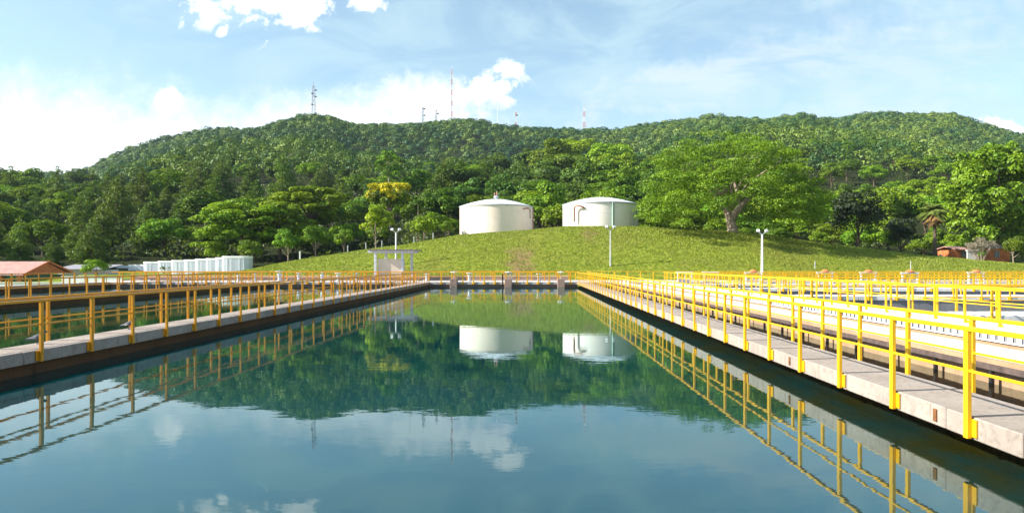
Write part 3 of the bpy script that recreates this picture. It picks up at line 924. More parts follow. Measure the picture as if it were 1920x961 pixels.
# right side: channel, beam, trough, weir, decks
wall('tan stained wall with a white top on the right of the narrow channel', 8.60, 9.80, Y0, 69.0, -3.8, -.03, M['tan_wall'])
slab_run('walkway', 8.58, 9.82, Y0, Y1, 4.5, .0, .028, M['white_deck'])
water(9.80, 11.42, Y0, 69.0, -.48, M['water_tan'])
wall('tan wall under the toothed white weir', 11.42, 11.60, Y0, 69.0, -1.2, -.17, M['tan_wall'])
water(11.59, 12.19, Y0, 69.0, -.42, M['water_left'])
wall('grey wall behind the toothed white weir', 12.18, 12.27, Y0, 69.0, -1.2, -.12, M['grey_wall'])
slab_run('walkway', 12.28, 13.74, Y0, Y1, 4.5, -.10, .3, M['white_deck'])
slab_run('walkway', 13.75, 14.75, Y0, Y1, 3.0, 0, .26, M['white_deck'])
wall('grey wall under the walkway between the trough deck and the empty basins', 13.82, 14.68, Y0, 69.0, -3.8, -.265, M['grey_wall'])
# V-notch weir: one long toothed plate
mb = MB(); yy = Y0; tp = .30
poly = [(Y0, -.30)]
y_ = Y0
while y_ < 69.0:
    poly += [(y_, .0), (y_ + tp * .55, .0), (y_ + tp * .78, -.13), (y_ + tp, .0)]
    y_ += tp
n = 0
vs = []; fs = []
y_ = Y0
while y_ < 68.7:
    o = len(vs)
    prof = [(y_, -.165), (y_ + tp, -.165), (y_ + tp, -.12), (y_ + tp * .6, -.12), (y_ + tp * .58, -.002), (y_, -.002)]
    for xx in (11.36, 11.40):
        vs += [(xx, a, c) for a, c in prof]
    for f in ((0, 1, 2, 3), (0, 3, 4, 5)):
        fs.append(tuple(o + i for i in f)); fs.append(tuple(o + 6 + i for i in reversed(f)))
    for a, c in ((2, 3), (3, 4), (4, 5)):
        fs.append((o + a, o + c, o + c + 6, o + a + 6))
    y_ += tp
mb = MB(); mb.add(vs, fs)
link('weir_plate', mb.mesh('weir_plate', M['white_grp']), None, (0, 0, 0), 'long white toothed weir plate along the trough beside the right walkway', 'weir')
# beam on posts standing in the channel
bt = thing('beam_on_posts', 'long dark beam on short posts in the narrow brown channel', 'beam', (8.42, 0, 0))
part('beam', MB().box(-.045, .045, Y0, 68.8, -.20, -.10, .006), M['dark_beam'], bt)
pm = MB().box(-.03, .03, -.035, .035, -1.2, -.202).mesh('post', M['black_steel'])
k = 0
y_ = 12.4 - 1.7 * 8
while y_ < 68:
    link('post', pm, bt, (0, y_, 0)); y_ += 1.7

# empty grey basins to the right
CW = [(23.0, 25.2), (37.5, 39.6), (50.0, 52.0), (62.0, 64.0)]
names = ['nearest', 'second nearest', 'third nearest', 'farthest']
link('basin_floor', MB().box(14.69, 65.8, Y0, 69.2, -2.9, -2.6).mesh('basin_floor', M['grey_wall']), kind='structure')
for (a, c), nm in zip(CW, names):
    slab_run('walkway', 14.77, 65.8, a, c, 3.4, 0, .22, M['white_deck'], 'x')
    wall(f'grey wall under the {nm} cross walkway between the empty basins', 14.70, 65.7, a + .06, c - .06, -2.62, -.225, M['grey_wall'])
slab_run('walkway', 33.0, 34.0, 25.3, 37.4, 3.0, 0, .22, M['white_deck'])
wall('grey dividing wall inside the second row of empty basins', 33.06, 33.94, 25.15, 37.55, -2.62, -.225, M['grey_wall'])
wall('grey wall closing the far end of the empty basins', 14.7, 65.7, 69.1, 69.6, -3.8, -.256, M['grey_wall'])
# white launders hung inside the empty basins
for i, (yy, nm) in enumerate(((27.2, 'nearest'), (41.6, 'second'), (54.0, 'farthest'))):
    lt = thing('launder', f'white open trough across the {nm} empty basin on the right', 'trough', (0, yy, 0))
    part('channel', MB().box(14.9, 32.9, -.45, -.38, -.75, -.32).box(14.9, 32.9, .38, .45, -.75, -.32).box(14.9, 32.9, -.38, .38, -.75, -.68), M['white_grp'], lt)

# ------------------------------------------------------------------ railings
POST = {}
for k_, mk in (('yellow', 'yellow'), ('yellow_lit', 'yellow_lit')):
    POST[k_] = (MB().box(-.025, .025, -.04, .04, -.235, .966, .004).mesh('post', M[mk]),
                MB().box(.024, .047, -.11, .11, -.215, -.015, .004).mesh('bracket_plate', M[mk]))
def railing(label, loc, rz, length, first, step, paint='yellow_lit', group='yellow railings along the basins', stout=1.0):
    t = thing('railing', label, 'railing', loc, group, rz)
    part('top_rail', MB().box(-.034, .034, 0, length, .965, 1.015, .006), M[paint], t)
    part('mid_rail', MB().box(-.015, .015, 0, length, .505, .538, .006), M[paint], t)
    y = first
    while y < length - .04:
        p = link('post', POST[paint][0], t, (0, y, 0)); p.scale = (1, stout, 1)
        link('bracket_plate', POST[paint][1], p)
        y += step
    return t
LEN = 68.9
Rpi = PI
railing('yellow railing on the water side of the right walkway, nearest on the right', (4.93, .2, 0), 0, 68.75, 1.176, 1.571, 'yellow_lit')
railing('yellow railing on the channel side of the right walkway', (6.0, 68.95, 0), Rpi, 68.75, (68.95 - (1.42 + 43 * 1.56)) % 1.56, 1.56, 'yellow_lit')
railing('orange-yellow railing on the water side of the left walkway, nearest on the left', (-9.8, 68.95, 0), Rpi, 68.75, (68.95 - 1.03) % 1.59, 1.59, 'yellow')
railing('orange-yellow railing on the outer side of the left walkway', (-10.85, .2, 0), 0, 68.75, .93, 1.589, 'yellow')
railing('yellow railing on the near side of the second walkway to the left', (-26.0, 68.95, 0), Rpi, 68.75, .4, 1.57, 'yellow')
railing('yellow railing on the outer side of the second walkway to the left', (-27.1, .2, 0), 0, 68.75, .9, 1.57, 'yellow')
railing('yellow railing on the near side of the farthest walkway to the left', (-42.15, 68.95, 0), Rpi, 68.75, .7, 1.57, 'yellow')
railing('yellow railing on the outer side of the farthest walkway to the left', (-43.25, .2, 0), 0, 68.75, .5, 1.57, 'yellow')
railing('yellow railing across the far end of the front basin', (4.86, 68.97, 0), PI / 2, 14.6, .55, 1.09, 'yellow_lit', stout=1.6)
railing('yellow railing across the far end of the middle left basin', (-10.9, 68.97, 0), PI / 2, 15.0, .6, 1.2, 'yellow', stout=1.6)
railing('yellow railing across the far end of the outer left basin', (-27.15, 68.97, 0), PI / 2, 14.9, .6, 1.2, 'yellow', stout=1.6)
railing('long yellow railing along the foot of the grass slope behind the left basins', (-45.3, 78.95, 0), -PI / 2, 50.2, .5, 1.5, 'yellow', stout=1.6)
railing('long yellow railing along the foot of the grass slope on the right', (5.0, 78.95, 0), -PI / 2, 60.8, .5, 1.5, 'yellow_lit', stout=1.6)
railing('yellow railing on the left side of the walkway past the white weir', (13.70, .2, 0), 0, 68.75, .8, 1.57, 'yellow_lit')
railing('yellow railing on the right side of the walkway past the white weir', (14.80, 68.95, 0), Rpi, 68.75, .3, 1.57, 'yellow_lit')
for (a, c), nm in zip(CW, names):
    railing(f'yellow railing on the near edge of the {nm} cross walkway over the empty basins', (65.7, a - .05, 0), PI / 2, 50.7, .5, 1.55, 'yellow_lit')
    railing(f'yellow railing on the far edge of the {nm} cross walkway over the empty basins', (14.95, c + .05, 0), -PI / 2, 50.7, .9, 1.55, 'yellow_lit')
railing('yellow railing along the far deck behind the empty basins', (65.7, 68.97, 0), PI / 2, 50.7, .6, 1.5, 'yellow_lit')

# ------------------------------------------------------------------ sluice gates on the far wall, valve stands, hoists
def wheel(R=.32, t_=.028, z=0.0, n=20):
    mb = MB()
    pts = [(R * math.cos(2 * PI * i / n), R * math.sin(2 * PI * i / n), z) for i in range(n + 1)]
    mb.tube(pts, t_, 6, False)
    for i in range(4):
        a = PI / 2 * i; mb.tube([(0, 0, z), (R * math.cos(a), R * math.sin(a), z)], t_ * .8, 5)
    mb.tube([(0, 0, z - .06), (0, 0, z + .1)], .05, 8)
    return mb
GATES = [(850.5, 'brown concrete gate block at the left of the far basin wall, with a handwheel'),
         (953, 'middle brown gate block on the far basin wall, beside a black post'),
         (1052, 'brown gate block at the right end of the far basin wall, with a handwheel')]
for i, (px, lb) in enumerate(GATES):
    X = (px - VX) / F * 68.8
    g = thing('sluice_gate', lb, 'sluice gate', (X, 68.72, 0), 'sluice gates on the far basin wall')
    part('block', MB().box(-.36, .36, -.12, .9, -.62, .36, .03), M['brown_block'], g)
    if i == 1:
        part('frame', MB().box(-.34, -.26, .3, .4, .362, .85).box(.26, .34, .3, .4, .362, .85).box(-.42, .42, .28, .42, .852, .93), M['pale_metal'], g)
    part('spindle', MB().tube([(0, .35, .37), (0, .35, 1.12)], .035, 8), M['galv'], g)
    part('handwheel', wheel(.34, .035, 1.0), M['white_paint'], g, (0, .35, 0), True)
    if i == 1:
        part('post', MB().box(-.62, -.5, -.1, 0, -.3, .85), M['black_steel'], g)
for i, (px, Y, s) in enumerate([(447, 73, 1), (478, 72, .9), (524, 72.5, 1.25), (560, 74, 1), (604, 72, 1.1), (634, 73, 1), (668, 74.5, .9), (800, 73, .9), (880, 73.5, 1.0), (1010, 73, .9)]):
    g = thing('valve_stand', f'pale grey valve stand with a handwheel on the far deck, {ORD[i]} from the left', 'valve', ((px - VX) / F * Y, Y, 0), 'valve stands on the far deck')
    part('pedestal', MB().lathe([(.26 * s, .004), (.26 * s, .06), (.15 * s, .1), (.13 * s, .45 * s), (.2 * s, .5 * s), (.2 * s, .62 * s), (.06, .68 * s)], 14), M['galv'], g, smooth=True)
    part('spindle', MB().tube([(0, 0, .66 * s), (0, 0, .95 * s)], .03, 6), M['galv'], g)
    part('handwheel', wheel(.3 * s, .032, .85 * s), M['pale_metal'], g, smooth=True)
# low pipe run behind the far left railing
pp = thing('pipe_run', 'long low rusty pipe lying on the far deck behind the left basins', 'pipe', (-24, 75.6, 0))
part('pipe', MB().tube([(-19, 0, .32), (13, 0, .32)], .2, 12), M['brown_block'], pp, smooth=True)
for i in range(9):
    part('saddle', MB().box(-18 + i * 3.8, -17.7 + i * 3.8, -.24, .24, .0, .125), M['pale_metal'], pp)
railing('yellow railing along the middle of the far deck behind the left basins', (-45.3, 74.2, 0), -PI / 2, 50.2, .9, 1.4, 'yellow', stout=1.6)
cw_ = thing('low_wall', 'low brownish wall along the far deck behind the left basins', 'wall', (-20, 77.4, 0))
part('panel', MB().box(-25, 24.5, -.15, .15, 0.01, .42), M['brown_block'], cw_)
part('coping', MB().box(-25.1, 24.6, -.2, .2, .422, .5), M['pale_metal'], cw_)
# white portal hoists, some with orange caps
HO = [(1284, 66, 0, 'white gate hoist without a cap nearest the right walkway'), (1332, 66.5, 0, 'white uncapped gate hoist left of the white floodlight pole'),
      (1412, 63, 1, 'white gate hoist with an orange cap at the foot of the white floodlight pole'), (1547, 63, 1, 'orange-capped white gate hoist left of the first grey stake'),
      (1628, 63, 1, 'orange-capped white gate hoist between the two grey stakes'), (1706, 61.4, 1, 'orange-capped white gate hoist below the second grey stake'),
      (1830, 63, 1, 'orange-capped white gate hoist farthest to the right')]
for px, Y, cap, lb in HO:
    g = thing('gate_hoist', lb, 'gate hoist', ((px - VX) / F * Y, Y, 0), 'white gate hoists over the empty basins')
    mb = MB().box(-.72, -.6, -.06, .06, .0, .95).box(.6, .72, -.06, .06, 0, .95).box(-.8, .8, -.09, .09, .952, 1.07)
    part('frame', mb, M['white_paint'], g)
    part('spindle', MB().tube([(0, 0, -.2), (0, 0, .95)], .035, 8), M['galv'], g)
    part('panel', MB().box(-.595, .595, -.02, .02, .03, .42), M['pale_metal'], g)
    if cap:
        part('cap', MB().lathe([(.34, 1.072), (.36, 1.14), (.24, 1.26), (.02, 1.32)], 18), M['orange_paint'], g, smooth=True)

# ------------------------------------------------------------------ storage tanks
def storage_tank(px0, px1, py_rim, py_apex, Y, label, mat, extra):
    R = (px1 - px0) / 2 / F * Y * .995
    X = ((px0 + px1) / 2 - VX) / F * Y
    zr = CZ + (VY - py_rim) / F * Y; za = CZ + (VY - py_apex) / F * Y
    zb = float(terrain(X, Y)) - 1.0
    t = thing('storage_tank', label, 'storage tank', (X, Y, zb), 'round storage tanks on the grassy crest')
    H = zr - zb; A = za - zb
    part('shell', MB().lathe([(R, 0), (R, H * .333), (R + .012, H * .334), (R + .012, H * .345), (R, H * .346), (R, H * .666), (R + .012, H * .667), (R + .012, H * .678), (R, H * .679), (R, H - .1)], 72), mat, t, smooth=True)
    part('rim', MB().lathe([(R - .05, H - .098), (R + .13, H - .098), (R + .13, H + .08), (R + .02, H + .12), (R - .05, H + .12)], 72), M['tank_trim'], t, smooth=True)
    prof = [(R - .02, H + .122)] + [(R * math.cos(q) if q < PI / 2 - .01 else .001, H + .122 + (A - H - .122) * math.sin(q)) for q in [PI / 2 * i / 10 for i in range(1, 11)]]
    prof = [(R - .02, H + .122)] + [((R - .02) * (1 - i / 10) + (.0005 if i == 10 else 0), H + .122 + (A - H - .122) * (1 - (1 - i / 10) ** 1.7)) for i in range(1, 11)]
    part('roof', MB().lathe(prof, 72), M['tank_roof'], t, smooth=True)
    extra(t, R, H, A)
    return t
def polar(R, deg, z):
    a = math.radians(deg); return (R * math.cos(a), R * math.sin(a), z)
def t1(t, R, H, A):
    part('vent', MB().lathe([(.22, A - .02), (.22, A + .2), (.46, A + .24), (.48, A + .4), (.3, A + .6), (.02, A + .66)], 20), M['galv'], t, smooth=True)
    part('vent_pipe', MB().tube([(.1, .3, A + .3), (.1, .3, A + 1.35)], .13, 8).tube([(-.3, .4, A + .3), (-.3, .4, A + 1.2)], .1, 8), M['rust_pipe'], t)
    # ladder and pipe brackets high on the right
    mb = MB()
    mb.tube([polar(R + .10, -42, H - .55), polar(R + .12, -33, H - .38), polar(R + .10, -28, H - .4)], .1, 8)
    mb.tube([polar(R + .1, -24, H - .4), polar(R + .1, -23, H - 2.0)], .06, 6)
    part('overflow_pipe', mb, M['rust_pipe'], t)
    part('downpipe', MB().tube([polar(R + .1, -4, H - .2), polar(R + .1, -4, .8)], .09, 8), M['rust_pipe'], t)
def t2(t, R, H, A):
    def q(px, out, z): # point on the shell at image column px
        d = (px - 1125.5) / 70.5
        a = -math.acos(max(-1, min(1, d))); return ((R + out) * math.cos(a), (R + out) * math.sin(a), z)
    mb = MB()
    mb.tube([q(1077, .55, 1.9), q(1077, .55, H - 1.0), q(1078.5, .6, H - .62), q(1082, .62, H - .5), q(1087, .5, H - .56), q(1091, .05, H - .85)], .16, 10)
    part('overflow_pipe', mb, M['rust_pipe'], t, smooth=True)
    part('downpipe', MB().tube([q(1140, .1, H + .05), q(1140, .1, .6)], .08, 8), M['green_pipe'], t)
    part('seam_pipe', MB().tube([q(1142.5, .1, H + .05), q(1142.5, .1, .6)], .05, 8), M['galv'], t)
    part('hatch', MB().tube([q(1187, .03, H - .95), q(1187, .09, H - .95)], .3, 10), M['pale_metal'], t)
storage_tank(862, 999, 389, 373.5, 116, 'left cream storage tank with a domed roof and a vent on top', M['cream_tank'], t1)
storage_tank(1055, 1196, 385, 370, 109, 'right white storage tank with a domed roof and a bent rust-red pipe', M['white_tank'], t2)

# ------------------------------------------------------------------ floodlights
def floodlight(px, top, Y, label, paint, r=.085):
    X = (px - VX) / F * Y
    z0 = max(float(terrain(X, Y)), 0 if Y < 79 else -9) - (.0 if Y < 79 else .15)
    h = CZ + (VY - top) / F * Y - z0
    t = thing('floodlight_pole', label, 'floodlight', (X, Y, z0), 'floodlight poles at the foot of the slope')
    part('pole', MB().tube([(0, 0, 0), (0, 0, h * .5), (0, 0, h - .55)], [r * 1.25, r, r * .8], 12), M[paint], t, smooth=True)
    part('arm', MB().tube([(0, 0, h - .6), (-.22, -.03, h - .38), (-.42, -.05, h - .28)], .04, 6).tube([(0, 0, h - .6), (.22, -.03, h - .38), (.42, -.05, h - .28)], .04, 6), M[paint], t)
    for sx in (-1, 1):
        mb = MB(); mb.box(-.19, .19, -.11, .11, -.14, .14, .03)
        hd = part('lamp_head', mb, M['pale_metal'], t, (sx * .46, -.08, h - .14)); hd.rotation_euler = (math.radians(-28), 0, sx * .35)
        part('lens', MB().box(-.15, .15, -.120, -.112, -.10, .10), M['white_paint'], hd)
    return t
floodlight(742.5, 428, 86, 'white twin-headed floodlight pole rising behind the pergola', 'white_paint', .11)
floodlight(1144.5, 423, 84, 'slim grey twin-headed floodlight pole in front of the right white tank', 'galv', .08)
floodlight(1429, 430, 76, 'thick white twin-headed floodlight pole in the shade of the spreading tree', 'white_paint', .12)

# ------------------------------------------------------------------ pergola shelter
Y = 76.0
pg = thing('pergola', 'pale blue-grey pergola with a flat slatted roof and a cream board', 'pergola', ((730 - VX) / F * Y, Y, 0))
PX = lambda px, yy=Y: (px - VX) / F * yy - pg.location.x
zc = CZ + (VY - 472) / F * Y
for px, yy in ((704, 0), (754.5, 0), (724, 3.0), (772, 3.0)):
    part('column', MB().box(-.13, .13, -.13, .13, 0, zc - .1, .015), M['pale_metal'], pg, (PX(px, Y + yy), yy, 0))
x0, x1 = PX(690), PX(776)
part('beam', MB().box(x0, x1, -.1, .1, zc - .098, zc + .12), M['pale_metal'], pg)
part('beam', MB().box(PX(712, 79), PX(783, 79), 2.9, 3.1, zc - .098, zc + .12), M['pale_metal'], pg)
mb = MB()
for i in range(15):
    xx = x0 + .2 + i * (x1 - x0 + .4) / 15
    mb.box(xx, xx + .1, -.7, 3.7, zc + .122, zc + .27)
part('roof_slats', mb, M['weathered_wood'], pg)
part('board', MB().box(PX(707.5), PX(758), .15, .27, .1, CZ + (VY - 485) / F * Y), M['cream_board'], pg)

# ------------------------------------------------------------------ stakes and marker post on the slope
for px, top, bot, Y, nm, lb in ((1528, 489, 510, 84, 'stake', 'thin grey stake on the right slope nearer the spreading tree'), (1707.5, 489, 513, 82, 'stake', 'thin grey stake on the right slope below the palm')):
    X = (px - VX) / F * Y
    link(nm, MB().tube([(0, 0, -.3), (0, 0, CZ + (VY - top) / F * Y - float(terrain(X, Y)))], .05, 8).mesh(nm, M['galv']), None, (X, Y, float(terrain(X, Y))), lb, 'stake')
X = (562.5 - VX) / F * 103
link('marker_post', MB().box(-.1, .1, -.1, .1, -.3, 1.5, .02).mesh('marker_post', M['white_paint']), None, (X, 103, float(terrain(X, 103))), 'short white post on the left slope in front of the wood', 'post')
for i, px in enumerate((652, 686, 716, 776, 812)):
    X = (px - VX) / F * 106
    link('fence_post', MB().box(-.07, .07, -.07, .07, -.3, 1.6, .015).mesh('fence_post', M['galv']), None, (X, 106, float(terrain(X, 106)) - .2), f'pale fence post along the wood edge above the pergola, {ORD[i]} from the left', 'fence post', 'fence posts along the wood edge')

# ------------------------------------------------------------------ red-roofed shed, grey shed, white wall, shrubs on the left
sh = thing('tiled_shed', 'low shed with a pinkish red tiled roof, orange gable and teal walls', 'shed', (-68.6, 97, -2.6))
zr_ = 2.25 + 2.6; ze = .45 + 2.6; zeb = .75 + 2.6
roof = MB()
L0 = -38
roof.add([(L0, -5, ze), (.5, -5, ze), (.5, 0, zr_), (L0, 0, zr_), (L0, -5, ze - .14), (.5, -5, ze - .14), (.5, 0, zr_ - .14), (L0, 0, zr_ - .14)],
         [(0, 1, 2, 3), (7, 6, 5, 4), (0, 4, 5, 1), (1, 5, 6, 2), (3, 7, 4, 0), (2, 6, 7, 3)])
roof.add([(L0, 5, zeb), (.5, 5, zeb), (.5, .01, zr_), (L0, .01, zr_), (L0, 5, zeb - .14), (.5, 5, zeb - .14), (.5, .01, zr_ - .14), (L0, .01, zr_ - .14)],
         [(3, 2, 1, 0), (4, 5, 6, 7), (1, 5, 4, 0), (2, 6, 5, 1), (0, 4, 7, 3), (3, 7, 6, 2)])
part('roof', roof, M['tiles'], sh)
part('gable', MB().add([(.0, -4.6, ze - .2), (.0, 4.6, zeb - .2), (.0, 0, zr_ - .16), (.2, -4.6, ze - .2), (.2, 4.6, zeb - .2), (.2, 0, zr_ - .16)], [(0, 1, 2), (5, 4, 3), (0, 3, 4, 1), (1, 4, 5, 2), (2, 5, 3, 0)]), M['orange_paint'], sh)
part('bargeboard', MB().add([(.52, -5.1, ze - .25), (.52, 0, zr_ - .1), (.52, 0, zr_ + .08), (.52, -5.1, ze + .04), (.6, -5.1, ze - .25), (.6, 0, zr_ - .1), (.6, 0, zr_ + .08), (.6, -5.1, ze + .04)], [(3, 2, 1, 0), (4, 5, 6, 7), (0, 1, 5, 4), (1, 2, 6, 5), (2, 3, 7, 6), (3, 0, 4, 7)])
     .add([(.52, 5.1, zeb - .25), (.52, 0.01, zr_ - .1), (.52, 0.01, zr_ + .08), (.52, 5.1, zeb + .04), (.6, 5.1, zeb - .25), (.6, .01, zr_ - .1), (.6, .01, zr_ + .08), (.6, 5.1, zeb + .04)], [(0, 1, 2, 3), (7, 6, 5, 4), (4, 5, 1, 0), (5, 6, 2, 1), (6, 7, 3, 2), (7, 4, 0, 3)]), M['orange_paint'], sh)
part('wall', MB().box(L0 + .5, -.3, -4.0, 4.4, -.2, ze - .1), M['teal_wall'], sh)
for i in range(8):
    part('pillar', MB().box(-.15, .35, -4.75, -4.3, -.2, ze - .16), M['orange_paint'], sh, (-.35 - i * 2.6, 0, 0))
g = thing('grey_roofed_shed', 'small shed with a flat grey sheet roof behind the lime green shrub', 'shed', (-70, 108, -2.4))
part('wall', MB().box(-3, 4, -2, 2, -.3, 3.4), M['pale_metal'], g)
part('roof', MB().add([(-3.5, -2.6, 3.42), (4.5, -2.6, 3.42), (4.5, 2.6, 4.1), (-3.5, 2.6, 4.1), (-3.5, -2.6, 3.54), (4.5, -2.6, 3.54), (4.5, 2.6, 4.22), (-3.5, 2.6, 4.22)], [(3, 2, 1, 0), (4, 5, 6, 7), (0, 1, 5, 4), (1, 2, 6, 5), (2, 3, 7, 6), (3, 0, 4, 7)]), M['grey_roof'], g)
w_ = thing('low_wall', 'long low white wall in front of the red-roofed shed', 'wall', (-70, 85, -2.6))
part('panel', MB().box(-14, 12, -.1, .1, -.2, 2.1).box(12.01, 19.5, -.1, .1, -.2, 2.85), M['white_paint'], w_)
part('coping', MB().box(-14.1, 11.9, -.16, .16, 2.102, 2.2).box(11.95, 19.6, -.16, .16, 2.852, 2.95), M['white_deck'], w_)

# ------------------------------------------------------------------ white ribbed tanks
RT = [(471, 420, 480, 100.0), (436, 408, 482.5, 102.2), (424, 390, 484, 104.4), (411, 369.5, 485, 106.6), (392, 349, 486.5, 108.8), (374, 325, 487.5, 111.0),
      (352, 300, 489, 113.2), (329, 273, 490.5, 115.4), (303, 244, 495.5, 117.6), (276, 221, 498, 119.8)]
def ribbed_tank(i, pr, pl, top, Y):
    xr, xl = (pr - VX) / F * Y, (pl - VX) / F * Y
    X = (xr + xl) / 2; W = (xr - xl) / 2
    zb = -2.7; zt = CZ + (VY - top) / F * Y - zb
    lb = 'nearest and widest white ribbed tank of the stepped row' if i == 0 else 'farthest and lowest white ribbed tank of the stepped row' if i == 9 else f'white ribbed tank in the stepped row, {ORD[i]} from its near right end'
    t = thing('ribbed_tank', lb, 'tank', (X, Y, zb), 'stepped row of white ribbed tanks')
    D = .95
    def ring(z, grow, ribs):
        out = []
        n = 160
        for k in range(n):
            a = 2 * PI * k / n
            cx, cy = math.cos(a), math.sin(a)
            e = .42
            x = (abs(cx) ** e) * math.copysign(1, cx) * (W + grow); y = (abs(cy) ** e) * math.copysign(1, cy) * (D + grow)
            if ribs:
                f = .06 if math.sin(x * 2 * PI / .62) > .25 else -.04
                y += math.copysign(f, y) if abs(cy) > .25 else 0
            out.append((x, y, z))
        return out
    def loft(rings):
        n = len(rings[0]); vs = sum(rings, []); fs = []
        for r_ in range(len(rings) - 1):
            for k in range(n):
                fs.append((r_ * n + k, r_ * n + (k + 1) % n, (r_ + 1) * n + (k + 1) % n, (r_ + 1) * n + k))
        fs.append(tuple(range((len(rings) - 1) * n, len(rings) * n))); fs.append(tuple(range(n - 1, -1, -1)))
        return MB().add(vs, fs)
    part('shell', loft([ring(0, 0, True), ring(zt - .34, 0, True)]), M['white_grp'], t)
    part('rim', loft([ring(zt - .338, .02, False), ring(zt - .3, .07, False), ring(zt - .05, .07, False), ring(zt, .03, False)]), M['white_paint'], t)
for i, a in enumerate(RT):
    ribbed_tank(i, *a)

# ------------------------------------------------------------------ orange houses on the right
def house(label, px0, px1, Y, base, eave, ridge, mats, door=None, wins=()):
    x0, x1 = (px0 - VX) / F * Y, (px1 - VX) / F * Y
    zb = CZ + (VY - base) / F * Y; h = (base - eave) / F * Y; hr = (base - ridge) / F * Y
    t = thing('cottage', label, 'house', ((x0 + x1) / 2, Y, zb)); W = (x1 - x0) / 2
    part('wall', MB().box(-W, W, 0, 5, -1.2, h), mats[0], t)
    rf = MB().add([(-W - .4, -.6, h), (W + .4, -.6, h), (W + .4, 2.5, hr), (-W - .4, 2.5, hr), (W + .4, 5.6, h), (-W - .4, 5.6, h),
                   (-W - .4, -.6, h + .12), (W + .4, -.6, h + .12), (W + .4, 2.5, hr + .12), (-W - .4, 2.5, hr + .12), (W + .4, 5.6, h + .12), (-W - .4, 5.6, h + .12)],
                  [(6, 7, 8, 9), (9, 8, 10, 11), (3, 2, 1, 0), (5, 4, 2, 3), (0, 1, 7, 6), (4, 5, 11, 10), (0, 6, 9, 3), (3, 9, 11, 5), (1, 2, 8, 7), (2, 4, 10, 8)])
    part('roof', rf, mats[1], t)
    for wx, wz, ww, wh in wins:
        w_ = part('window', MB().box(wx - ww, wx + ww, -.03, .04, wz, wz + wh), M['dark_glass'], t)
        mb = MB()
        for k in range(4):
            xx = wx - ww + (k + .5) * ww / 2
            mb.box(xx - .02, xx + .02, -.07, -.035, wz, wz + wh)
        part('grille', mb, M['galv'], w_)
    return t
house('small orange cottage with a barred window behind the dry grey shrub', 1792, 1813, 113, 486, 468, 462, (M['orange_wall'], M['tiles']), wins=[(.45, .35, .5, 1.0)])
house('orange cottage with a grey sheet roof right of the dry grey shrub', 1832, 1893, 117, 489, 465, 456, (M['orange_wall'], M['grey_roof']), wins=[(.6, .6, .45, 1.1)])
hh = thing('mottled_wall', 'pale mottled upright wall panel between the two orange cottages', 'wall', ((1823 - VX) / F * 111, 111, 1.7))
part('panel', MB().box(-.85, .85, -.1, .1, -1.2, 2.3), concrete('mottled_plaster', (.62, .60, .60), (.25, .23, .25), .5, .9, .5), hh)
part('coping', MB().box(-.95, .95, -.25, .25, 2.302, 2.5), M['pale_metal'], hh)
hu = thing('garden_shed', 'tiny terracotta shed left of the orange cottages', 'shed', ((1763 - VX) / F * 112, 112, 1.9))
part('wall', MB().box(-.45, .45, -.4, .4, -1, 1.0), M['orange_wall'], hu)
part('roof', MB().lathe([(.7, 1.002), (.55, 1.25), (.02, 1.6)], 8), M['tiles'], hu)

# ------------------------------------------------------------------ masts on the ridge
def mast(px, top, label, w0, w1, mat, dishes=(), lattice=True, hut=False):
    Yr = RIDGE
    X = (px - VX) / F * Yr; zb = float(terrain(X, Yr)) - 1
    h = CZ + (VY - top) / F * Yr - zb
    t = thing('radio_mast', label, 'radio mast', (X, Yr, zb), 'radio masts along the ridge')
    mb = MB()
    if lattice:
        n = max(6, int(h / 6))
        cor = [(-1, -1), (1, -1), (1, 1), (-1, 1)]
        def P(c, f):
            w = (w0 + (w1 - w0) * f) * .5
            return (c[0] * w, c[1] * w, h * f)
        for c in cor:
            mb.tube([P(c, 0), P(c, .9)], .2, 4)
        for i in range(n):
            f0, f1 = .9 * i / n, .9 * (i + 1) / n
            for j in range(4):
                a, c = cor[j], cor[(j + 1) % 4]
                mb.tube([P(a, f0), P(c, f1)], .14, 3); mb.tube([P(a, f1), P(c, f1)], .14, 3)
        mb.tube([(0, 0, h * .88), (0, 0, h)], .3, 5)
    else:
        mb.tube([(0, 0, 0), (0, 0, h)], [w0 * .5, w1 * .5], 5)
    part('tower', mb, mat, t)
    for f, sd in dishes:
        part('dish', MB().lathe([(.2, -.9), (1.5, -.5), (1.8, .3), (1.6, .5), (.1, .1)], 12), M['mast'], t, (sd * 2.4, -.5, h * f), True)
    if hut:
        part('equipment_hut', MB().box(-5, 3, -7, -2, -2, 11.5), M['white_paint'], t)
mast(588, 154, 'tallest grey lattice mast with dishes on the left peak', 4.6, 2.0, M['mast'], ((.80, 1), (.64, 1), (.72, -.6), (.45, -.7), (.24, 1), (.2, -1)), hut=True)
mast(768.5, 190, 'hair-thin grey mast just left of the two short lattice masts', .5, .3, M['mast'], lattice=False)
mast(793, 197, 'short grey lattice mast, left one of the pair above the ridge', 2.6, 1.6, M['mast'], ((.85, .6), (.6, .7)))
mast(818, 203, 'short grey lattice mast, right one of the pair above the ridge', 2.4, 1.4, M['mast'], ((.75, .8),))
mast(847, 126, 'very tall slender red and white mast above the middle ridge', 1.5, 1.0, M['red_white'])
mast(933, 202, 'thin pale mast right of the very tall red and white mast', .6, .4, M['white_paint'], lattice=False)
mast(967.5, 207, 'short red and white mast with a dish on the middle ridge', 1.8, 1.2, M['red_white'], ((.8, .3),))
mast(1095.5, 197, 'red and white lattice mast farthest to the right on the ridge', 3.0, 1.4, M['red_white'])

